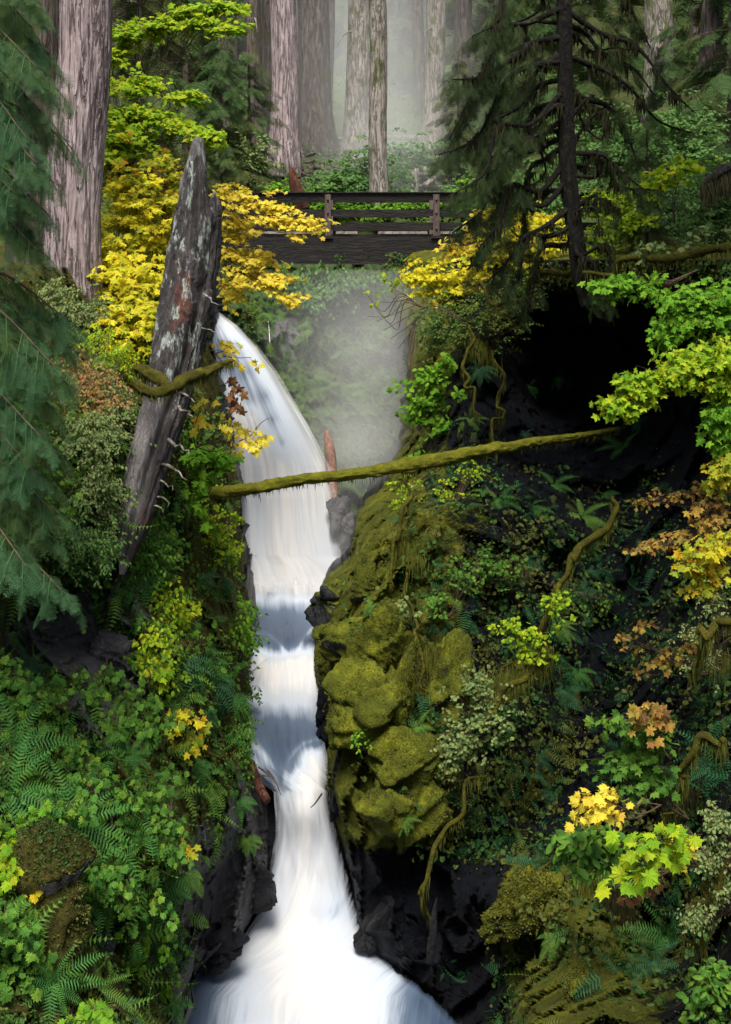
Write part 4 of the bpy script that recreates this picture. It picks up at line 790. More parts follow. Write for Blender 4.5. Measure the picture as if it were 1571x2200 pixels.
# hemlock boughs reaching in at the left edge
t = thing('hemlock_tree', 'blue-green hemlock leaning in from the left edge with long drooping boughs', 'tree', P(-170, 1500, 9.6)); o = np.array(t.location)
V, Q, T = tube(spline(np.stack([P(-170, 1500, 9.6), P(-165, 600, 9.7), P(-170, -420, 9.8)]), 60), np.linspace(.16, .1, 60), 20, bark_bump(2, .05)); obj('trunk', mesh('trunk', V-o, [Q, T], M['bark_d']), t)
for k, (x0, y0, x1, y1, Y1, n, sz) in enumerate([(-165, -110, 90, 10, 9.8, 44, .42), (-165, -40, 112, 120, 9.6, 60, .46), (-165, 60, 128, 195, 9.3, 62, .46), (-165, 110, 60, 300, 9.0, 50, .44), (-165, 200, 150, 305, 9.7, 70, .48), (-165, 300, 100, 455, 9.4, 60, .44), (-165, 350, 40, 420, 9.0, 40, .4), (-165, 400, 84, 540, 9.2, 50, .4),
        (-165, 560, 150, 690, 9.5, 80, .46), (-165, 620, 165, 745, 9.9, 80, .46), (-165, 640, 100, 830, 9.2, 60, .46), (-165, 740, 120, 880, 9.3, 76, .46), (-165, 800, 130, 975, 9.6, 76, .44), (-165, 860, 80, 1020, 9.0, 56, .42), (-165, 930, 120, 1105, 9.2, 60, .4), (-165, 1080, 135, 1270, 9.0, 60, .42), (-165, 1020, 60, 1220, 8.9, 46, .4), (-165, -160, 60, -20, 9.3, 40, .46), (-165, -80, 70, 60, 9.5, 1, 1), (-165, 10, 85, 150, 9.1, 1, 1), (-165, 90, 100, 250, 9.5, 1, 1), (-165, 160, 75, 350, 8.9, 1, 1), (-165, 250, 110, 380, 9.6, 1, 1), (-165, 330, 70, 500, 9.5, 1, 1), (-165, 600, 120, 790, 9.0, 1, 1), (-165, 690, 135, 810, 9.6, 1, 1), (-165, 780, 90, 940, 8.9, 1, 1), (-165, 880, 110, 1040, 9.5, 1, 1), (-165, 990, 90, 1150, 9.2, 1, 1)]):
    r = np.random.default_rng(k); a = P(x0, y0, 9.7); e = P(x1, y1, Y1); m = (a+e)/2+[0, 0, .16]; s = spline(np.stack([a, m, e]), 24)
    V, Q, T = tube(s, np.linspace(.018, .004, 24), 5); b = obj('bough', mesh('bough', V-o, [Q, T], M['twig']), t); obj('needles', bough_needles(r, s, 19, .5, 6, .19, 'needle', o, .6, .3), b, kind='stuff')
# hemlock on the right rim; its backlit look is put into near-black colours
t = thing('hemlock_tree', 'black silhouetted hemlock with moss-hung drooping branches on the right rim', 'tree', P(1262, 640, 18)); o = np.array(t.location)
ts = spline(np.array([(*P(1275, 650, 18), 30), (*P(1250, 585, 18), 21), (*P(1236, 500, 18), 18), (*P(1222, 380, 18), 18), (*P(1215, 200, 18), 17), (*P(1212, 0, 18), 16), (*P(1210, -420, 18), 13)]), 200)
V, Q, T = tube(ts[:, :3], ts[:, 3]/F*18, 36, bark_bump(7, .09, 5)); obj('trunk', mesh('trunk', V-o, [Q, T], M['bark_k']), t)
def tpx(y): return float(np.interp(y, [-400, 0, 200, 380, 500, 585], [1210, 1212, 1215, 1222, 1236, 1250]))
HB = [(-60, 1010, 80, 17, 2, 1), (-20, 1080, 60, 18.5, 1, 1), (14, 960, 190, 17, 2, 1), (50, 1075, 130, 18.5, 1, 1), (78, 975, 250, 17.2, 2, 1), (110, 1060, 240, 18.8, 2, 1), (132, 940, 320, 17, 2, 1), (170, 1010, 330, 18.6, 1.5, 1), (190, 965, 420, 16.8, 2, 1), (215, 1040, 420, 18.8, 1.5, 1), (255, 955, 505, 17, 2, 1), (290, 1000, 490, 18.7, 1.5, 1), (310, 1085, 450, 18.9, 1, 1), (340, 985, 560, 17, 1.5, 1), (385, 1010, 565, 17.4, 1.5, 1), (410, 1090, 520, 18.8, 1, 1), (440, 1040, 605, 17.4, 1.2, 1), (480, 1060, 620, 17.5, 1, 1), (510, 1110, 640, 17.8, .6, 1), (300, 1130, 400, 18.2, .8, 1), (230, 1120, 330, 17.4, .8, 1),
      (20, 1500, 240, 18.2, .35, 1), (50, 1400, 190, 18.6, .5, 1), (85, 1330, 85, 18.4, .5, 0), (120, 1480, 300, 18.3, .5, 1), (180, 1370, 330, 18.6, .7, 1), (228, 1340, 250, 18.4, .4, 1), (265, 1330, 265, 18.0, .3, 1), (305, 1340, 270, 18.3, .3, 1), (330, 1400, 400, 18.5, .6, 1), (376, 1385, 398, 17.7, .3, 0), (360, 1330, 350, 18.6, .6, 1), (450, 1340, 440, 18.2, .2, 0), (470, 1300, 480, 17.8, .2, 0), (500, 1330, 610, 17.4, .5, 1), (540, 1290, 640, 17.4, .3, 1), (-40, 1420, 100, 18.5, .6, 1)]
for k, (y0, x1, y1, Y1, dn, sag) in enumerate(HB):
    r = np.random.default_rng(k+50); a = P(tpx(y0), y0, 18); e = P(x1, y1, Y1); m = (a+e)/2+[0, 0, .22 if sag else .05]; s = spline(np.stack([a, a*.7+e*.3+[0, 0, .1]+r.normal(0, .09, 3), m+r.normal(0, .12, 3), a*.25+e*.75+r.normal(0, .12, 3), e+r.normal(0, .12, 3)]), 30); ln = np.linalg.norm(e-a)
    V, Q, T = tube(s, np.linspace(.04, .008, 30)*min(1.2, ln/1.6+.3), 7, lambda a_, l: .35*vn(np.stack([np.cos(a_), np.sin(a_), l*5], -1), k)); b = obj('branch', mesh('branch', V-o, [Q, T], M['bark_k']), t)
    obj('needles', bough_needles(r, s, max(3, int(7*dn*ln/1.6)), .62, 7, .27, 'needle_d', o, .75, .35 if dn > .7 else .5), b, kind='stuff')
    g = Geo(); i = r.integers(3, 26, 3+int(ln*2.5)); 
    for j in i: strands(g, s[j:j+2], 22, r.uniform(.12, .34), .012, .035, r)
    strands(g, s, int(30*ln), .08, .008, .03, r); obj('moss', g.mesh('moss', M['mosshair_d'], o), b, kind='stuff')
# young conifers of the far woods: trunk + crown, copied
def conifer(h, seed, nb=70, spread=.3, lo=.08):
    r = np.random.default_rng(seed); tr = Geo(); V, Q, T = tube(np.stack([np.linspace(0, .05*h, 20)*0, np.zeros(20), np.linspace(-.3, h, 20)], -1), np.linspace(.02*h, .003*h, 20), 8); tr.add(V, Q, T); cr = Geo()
    for k in range(nb):
        z = h*(lo+(.98-lo)*k/nb); ln = spread*h*(1-.85*(z/h))*r.uniform(.6, 1.15); a = r.uniform(0, 2*np.pi); d = np.array([math.cos(a), math.sin(a), 0]); p = np.array([0, 0, z]); e = p+d*ln+[0, 0, -.28*ln]
        s = spline(np.stack([p, (p+e)/2+[0, 0, .08*ln], e]), 8); V, Q, T = tube(s, np.linspace(.012, .003, 8)*h/6, 4); tr.add(V, Q)
        n = max(6, int(ln*9)); u = r.uniform(.2, 1, n); q = p+(e-p)*u[:, None]+[0, 0, .03]; sd_ = np.array([-d[1], d[0], 0]); t_ = nrm(d*.7+sd_*r.uniform(-1, 1, (n, 1))+[0, 0, -.55]+r.normal(0, .15, (n, 3))); Mx = frames(t_, nrm(np.array([0, 0, 1.])+r.normal(0, .25, (n, 3))))
        for j in range(3):
            V, T = scatter(SPRAY_C[j][0], SPRAY_C[j][1], q[j::3], Mx[j::3], r.uniform(.4, .75, len(q[j::3]))*(.5+.08*h)); cr.add(V, None, T)
    return tr.mesh('trunk', M['bark_d']), cr.mesh('crown', M['needle_f'], smooth=False)
CON = [conifer(7, 1), conifer(7, 2, 60, .36), conifer(7, 3, 80, .26)]
for k, (px, pb, Y, hp, v, lab) in enumerate([(300, 420, 30, 620, 1, 'green hemlock behind the yellow maple at the left'), (400, 410, 36, 560, 0, 'dim hemlock with sweeping boughs left of the snag top'), (475, 400, 34, 330, 1, 'low spreading hemlock right of the snag spire'), (535, 400, 37, 300, 1, 'bushy young hemlock before the dark slim trunk'), (350, 300, 52, 480, 2, 'tall dark hemlock deep behind the yellow maple'), (440, 290, 56, 520, 2, 'shadowed hemlock deep in the woods left of centre'), (505, 300, 60, 460, 0, 'far hemlock between thin trunks left of centre'),
        (735, 290, 60, 420, 0, 'misty hemlock between the broad trunk and the pale brown one'), (860, 300, 56, 460, 2, 'misty pale hemlock right of the slender trunk'), (835, 280, 66, 460, 1, 'farthest hemlock fading in the mist'), (985, 380, 38, 260, 1, 'small hemlock at the left skirt of the black hemlock'), (1010, 290, 52, 480, 0, 'tall hemlock behind the black hemlock at its left'), (1100, 300, 48, 480, 2, 'hemlock seen through the black branches'), (1165, 310, 42, 430, 1, 'green hemlock close behind the black stem at its left'), (1270, 350, 40, 520, 0, 'green hemlock close behind the black stem at its right'), (1340, 330, 46, 480, 2, 'tall hemlock left of the wide speckled trunk'),
        (1450, 420, 33, 380, 1, 'young hemlock between the wide speckled trunk and the short stem'), (1510, 400, 36, 520, 0, 'hemlock below the crooked trunk'), (1571, 420, 30, 620, 1, 'dark hemlock cut by the right picture edge'), (1390, 560, 21, 330, 1, 'dark young hemlock before the broad yellow leaves at the right'), (1500, 270, 50, 440, 2, 'far hemlock at the upper right'), (1200, 270, 60, 450, 2, 'far hemlock behind the black stem'), (250, 290, 50, 480, 2, 'dark hemlock between the two big left trunks'), (620, 280, 62, 460, 2, 'misty hemlock behind the pale ridged trunk'), (690, 270, 66, 470, 1, 'hazy hemlock behind the broad reddish trunk'), (945, 270, 64, 470, 1, 'hazy hemlock behind the mossy trunk'), (1420, 270, 60, 440, 1, 'far hemlock behind the wide speckled trunk')]):
    b = P(px, pb, Y); s = hp/F*Y/7; t = thing('hemlock_tree', lab, 'tree', b, 'hemlocks of the woods behind the bridge'); t.scale = (s, s, s); t.rotation_euler = (0, 0, k*1.3)
    obj('trunk', CON[v][0], t); obj('crown', CON[v][1], t, kind='stuff')
# unseen hemlocks added beside the picture so their crowns shade the right wall
SHADE_TREE = conifer(7, 9, 70, .30, .42)
for k, (x, y, z, sc_, lab) in enumerate([(5.4, 13.4, -1., 2.1, 'unseen tall hemlock added on the right rim to shade the gorge'), (7.0, 17.5, -.5, 2.3, 'second unseen hemlock added farther back on the right rim to shade the gorge')]):
    t = thing('hemlock_tree', lab, 'tree', (x, y, z)); t.scale = (sc_, sc_, sc_); t.rotation_euler = (0, 0, k*2.); obj('trunk', SHADE_TREE[0], t); obj('crown', SHADE_TREE[1], t, kind='stuff')
# far shrubs and understory
for k, (px, py, Y, rx, ry, n, mat, lab) in enumerate([(775, 385, 35.5, 62, 52, 420, 'under', 'pale green huckleberry between the slender trunk and the pale brown one'), (880, 360, 38, 70, 46, 420, 'under', 'hazy pale shrub right of the slender trunk'), (720, 400, 34.5, 40, 26, 160, 'under', 'small shrub beside the red stump'), (540, 350, 36, 26, 46, 130, 'pale', 'pale leafy sapling beside the black narrow trunk'), (600, 420, 34, 26, 22, 110, 'bright', 'bright little shrub left of the red stump at the rail'),
        (700, 445, 33.8, 60, 22, 200, 'bright', 'bright undergrowth seen between the rails left of the second post'), (860, 445, 33.8, 80, 20, 260, 'bright', 'bright undergrowth seen between the rails in the middle'), (1000, 440, 33.8, 60, 30, 200, 'bright', 'bright leaves behind the rail by the right post'), (1130, 440, 30, 90, 60, 500, 'under', 'green shrub behind the black hemlock base'), (1330, 330, 30, 90, 60, 600, 'under', 'large green shrub right of the black stem'), (1460, 320, 28, 90, 70, 700, 'under', 'tall green huckleberry at the right edge of the woods'), (1540, 440, 20, 60, 80, 500, 'under', 'dense green shrub under the black moss-hung bough'), (1420, 440, 24, 110, 60, 700, 'under', 'green shrub behind the broad yellow leaves')]):
    plant('shrub', lab, 'shrub', (px, py+ry, Y), [(px, py, Y, rx, ry)], n, 9, .0042*Y/1.1, mat, 'oval' if n < 150 else 'small', tier=.2, seed=k, spread=4)
# yellow vine maples
plant('vine_maple', 'big bright yellow vine maple between the huge trunk and the leaning snag', 'shrub', (300, 700, 17.5), [(300, 400, 17.8, 80, 60), (350, 440, 17, 60, 55), (270, 480, 17.5, 60, 60), (330, 520, 17, 60, 50), (255, 350, 18.4, 40, 50), (370, 380, 17.6, 40, 40)], 440, 9, .085, 'yellow', K=90)
plant('vine_maple', 'green and yellow vine maple crown above the yellow one, beside the huge trunk', 'shrub', (250, 560, 18.5), [(262, 250, 18.5, 40, 60), (320, 250, 18.3, 55, 22), (380, 275, 18, 45, 14), (430, 295, 17.6, 40, 12), (300, 180, 18.6, 60, 16), (390, 205, 18.3, 40, 12), (250, 300, 18, 50, 40)], 260, 9, .1, 'ygreen', K=60, dirx=.5)
plant('vine_maple', 'pale green maple sprays high over the snag at the top', 'shrub', (240, 300, 19.5), [(280, 75, 19.5, 45, 20), (340, 60, 19.3, 45, 18), (400, 30, 19.2, 50, 16), (470, 12, 19, 45, 12), (480, 60, 18.8, 40, 14), (255, 110, 19.5, 30, 30), (420, 52, 18.9, 40, 9)], 200, 9, .1, 'ygreen', K=40, dirx=.6)
plant('vine_maple', 'yellow-green vine maple low behind the snag over the mossy bank', 'shrub', (290, 860, 15.5), [(270, 590, 16, 50, 40), (325, 620, 15.6, 45, 40), (280, 680, 15.4, 45, 40), (330, 700, 15, 30, 40), (250, 745, 15, 50, 35), (235, 560, 16.4, 30, 40)], 330, 9, .1, 'yellow', K=60, seed=4)
plant('vine_maple', 'golden maple branch reaching right from the snag across the bridge rail', 'branch', (470, 420, 20), [(500, 420, 20, 40, 22), (550, 440, 19.5, 45, 24), (600, 470, 19.2, 45, 20), (650, 485, 19, 36, 14), (500, 480, 20, 35, 30), (590, 445, 19.3, 40, 10), (640, 505, 19, 20, 8)], 170, 8, .085, 'gold', K=90, dirx=.8)
plant('vine_maple', 'golden maple branch hanging below the bridge beam left of the mist', 'branch', (470, 540, 20), [(505, 545, 20, 40, 40), (520, 600, 19.6, 50, 32), (580, 600, 19.2, 40, 16), (610, 635, 19, 36, 14), (550, 560, 19.6, 30, 24), (495, 620, 20, 25, 20)], 170, 8, .085, 'gold', K=90, dirx=.8, seed=3)
plant('vine_maple', 'orange and yellow maple sprig hanging beside the snag over the white water', 'branch', (460, 760, 14.5), [(480, 740, 14.2, 16, 16), (505, 775, 14, 20, 10), (540, 768, 13.9, 20, 8)], 7, 6, .08, 'gold', K=40, jit=.6)
plant('bigleaf_maple_sprig', 'sprig of large yellow-orange maple leaves right of the snag by the falls', 'sprig', (420, 960, 14.2), [(430, 880, 14, 22, 26), (470, 900, 14, 34, 30), (500, 905, 14, 22, 20), (535, 965, 13.8, 16, 26), (510, 940, 13.9, 15, 20)], 11, 6, .1, 'gold', K=96, jit=.6, droop=.8)
plant('maple_sprig', 'dark withered leaves on a stem against the white falls', 'sprig', (470, 830, 14), [(500, 850, 13.8, 14, 20)], 3, 5, .12, 'dry', K=15, droop=.9, jit=.8)
plant('vine_maple', 'green maple seedlings over the left end of the mossy log', 'sprig', (425, 1100, 14.6), [(430, 1070, 14.3, 22, 20), (460, 1000, 14.6, 40, 30), (440, 980, 14.6, 30, 20)], 26, 6, .12, 'bright', K=80, jit=.5)
plant('shrub', 'misty green shrub hanging from the back cliff just under the bridge', 'shrub', (700, 575, 29.9), [(650, 600, 29.7, 36, 24), (710, 615, 29.7, 50, 30), (670, 640, 29.2, 30, 24), (770, 600, 30, 40, 20)], 260, 9, .11, 'under', 'small', tier=.1, droop=.8)
plant('maple_sprig', 'few small yellow leaves drifting on bare twigs over the mist', 'sprig', (880, 640, 23), [(840, 605, 23, 30, 16), (815, 650, 23, 20, 30), (790, 680, 23, 16, 8)], 7, 4, .1, 'ygreen', K=28, jit=.6)
# left bank shrubs
LBP = [('huckleberry', 'pinkish-tinged small-leaved huckleberry at the middle of the left bank', (190, 900), [(175, 840, 50, 50), (205, 880, 45, 45), (150, 800, 40, 30)], 420, 'peach', 'oval', .048, 0),
 ('huckleberry', 'pale green huckleberry below the pinkish one on the left bank', (200, 1010), [(215, 930, 50, 50), (160, 950, 60, 40), (250, 880, 40, 60)], 520, 'pale', 'oval', .045, 0),
 ('huckleberry', 'light green huckleberry left of the mossy limb', (240, 860), [(240, 790, 50, 50), (280, 740, 40, 40), (200, 740, 40, 30)], 380, 'ygreen', 'oval', .05, 0),
 ('huckleberry', 'pale huckleberry low against the foot of the huge trunk', (180, 720), [(180, 680, 60, 40), (120, 660, 40, 40)], 260, 'pale', 'oval', .05, 0),
 ('huckleberry', 'fresh green huckleberry above the dark hollow', (180, 1230), [(160, 1170, 70, 45), (90, 1130, 60, 40), (215, 1190, 40, 30)], 520, 'under', 'oval', .045, 0),
 ('huckleberry', 'small-leaved shrub beside the lower end of the snag', (240, 1140), [(230, 1080, 25, 60), (190, 1050, 50, 50)], 260, 'pale', 'oval', .045, 0),
 ('shrub', 'bright green leafy shrub hanging from the foot of the snag', (310, 1300), [(300, 1180, 38, 50), (330, 1240, 36, 60), (340, 1150, 30, 40)], 420, 'bluegreen', 'oval', .06, 0),
 ('shrub', 'yellow-green trailing shrub down the middle of the left cliff', (345, 1440), [(350, 1330, 32, 50), (335, 1410, 30, 50), (365, 1300, 25, 30)], 260, 'ygreen', 'oval', .075, 60),
 ('maple_sprig', 'yellow maple sprig on the left cliff above the dark ferns', (350, 1440), [(375, 1310, 30, 25), (340, 1430, 14, 30), (400, 1340, 20, 20)], 18, 'ygreen', 'maple', .11, 100),
 ('maple_sprig', 'yellow and orange maple sprig sticking out low on the left cliff', (380, 1600), [(380, 1540, 26, 20), (430, 1560, 22, 14), (405, 1590, 14, 20)], 16, 'yellow', 'maple', .1, 90),
 ('ivy', 'olive small-leaved ivy on the cliff edge below the mossy log', (470, 1250), [(460, 1150, 50, 60), (500, 1190, 20, 50), (440, 1120, 36, 30)], 170, 'ygreen', 'broad', .075, 90),
 ('ivy', 'green and yellow leafy curtain between the snag and the falls', (450, 1020), [(440, 940, 40, 50), (480, 980, 30, 40), (410, 1010, 26, 40)], 170, 'cover', 'broad', .08, 90),
 ('elder_sprig', 'light green compound-leaved sprig leaning over the upper pool from the left', (505, 1400), [(515, 1310, 30, 24), (505, 1360, 36, 26), (525, 1390, 16, 26), (545, 1440, 18, 20)], 60, 'bright', 'oval', .095, 120),
 ('shrub', 'leafy green tuft overhanging the middle pool from the left', (520, 1530), [(530, 1480, 16, 30), (515, 1620, 26, 60), (520, 1540, 20, 30)], 160, 'green', 'oval', .055, 0),
 ('thimbleberry', 'broad-leaved thimbleberry at the left edge under the dark hollow', (90, 1620), [(120, 1530, 46, 40), (60, 1500, 40, 36), (150, 1600, 34, 36)], 26, 'bluegreen', 'broad', .17, 150),
 ('thimbleberry', 'tall thimbleberry with wide leaves below the grey rock face', (190, 1540), [(230, 1450, 44, 30), (190, 1490, 40, 30), (160, 1460, 30, 24)], 20, 'green', 'broad', .15, 110),
 ('thimbleberry', 'thimbleberry cluster beside the hanging ferns of the left cliff', (300, 1590), [(300, 1500, 50, 40), (340, 1560, 40, 40), (260, 1560, 36, 30)], 34, 'green', 'broad', .14, 150),
 ('thimbleberry', 'light thimbleberry near the long fern at the left', (200, 1800), [(190, 1690, 44, 36), (240, 1720, 44, 30), (150, 1720, 30, 24)], 26, 'bluegreen', 'broad', .14, 130),
 ('thimbleberry', 'dense thimbleberry on the outer shoulder of the lower left bank', (330, 1860), [(330, 1730, 50, 46), (350, 1800, 46, 40), (300, 1690, 36, 30), (370, 1680, 24, 30)], 50, 'green', 'broad', .13, 220),
 ('thimbleberry', 'bright thimbleberry with a yellow leaf above the mossy mound', (80, 1850), [(90, 1770, 40, 34), (130, 1800, 34, 26)], 16, 'bright', 'broad', .15, 90),
 ('thimbleberry', 'thimbleberry with yellowing leaves at the left edge over the mound', (25, 1880), [(30, 1830, 36, 30), (20, 1870, 30, 24)], 12, 'ygreen', 'broad', .15, 70),
 ('thimbleberry', 'wide drift of thimbleberry below the mound shoulder', (260, 1990), [(230, 1900, 44, 36), (290, 1930, 50, 36), (200, 1870, 30, 24), (310, 1980, 36, 24)], 48, 'bluegreen', 'broad', .13, 220),
 ('thimbleberry', 'small thimbleberry with one yellow leaf on the mound', (110, 1990), [(115, 1920, 34, 30), (95, 1900, 20, 20)], 9, 'yellow', 'broad', .13, 50),
 ('thimbleberry', 'thimbleberry low at the left edge beside the mound', (30, 2040), [(35, 1980, 40, 26), (75, 2010, 26, 24)], 14, 'bluegreen', 'broad', .14, 80),
 ('thimbleberry', 'trailing leafy stems on the lowest outer edge of the left bank', (330, 2110), [(330, 2050, 34, 40), (360, 2110, 26, 40), (300, 2040, 30, 30)], 44, 'bright', 'broad', .10, 150),
 ('thimbleberry', 'thimbleberry poking up at the bottom edge left of the pool', (200, 2240), [(195, 2170, 30, 20), (185, 2200, 26, 20)], 7, 'bright', 'broad', .17, 40),
 ('maple_sprig', 'small yellow sprig standing out from the shoulder of the left bank', (380, 1860), [(398, 1825, 14, 10)], 3, 'yellow', 'maple', .1, 18),
 ('thimbleberry', 'leaf cluster at the left edge above the long ferns', (10, 1520), [(10, 1450, 30, 40)], 10, 'green', 'broad', .15, 60)]
for k, (nm, lab, (bx_, by_), bl, ns, mat, kind, sz, K) in enumerate(LBP):
    yb = float(LC.Y(bx_, by_)); off = .35 if kind != 'oval' else .25
    plant(nm, lab, {'ivy': 'climber', 'huckleberry': 'shrub', 'thimbleberry': 'shrub', 'shrub': 'shrub'}.get(nm, 'sprig'), (bx_, by_, yb+.05), [(x, y, float(LC.Y(x, y))-off, a, b) for x, y, a, b in bl], ns+ns//3, 9 if kind == 'oval' and K == 0 else 7 if kind == 'oval' else 6, sz*(.46 if kind == 'broad' else .78), mat, kind, K=K, seed=k*3, spread=3.2 if kind != 'oval' else 4.2, jit=.4, up=(.12, -.85, .5), droop=.6, tier=.15)
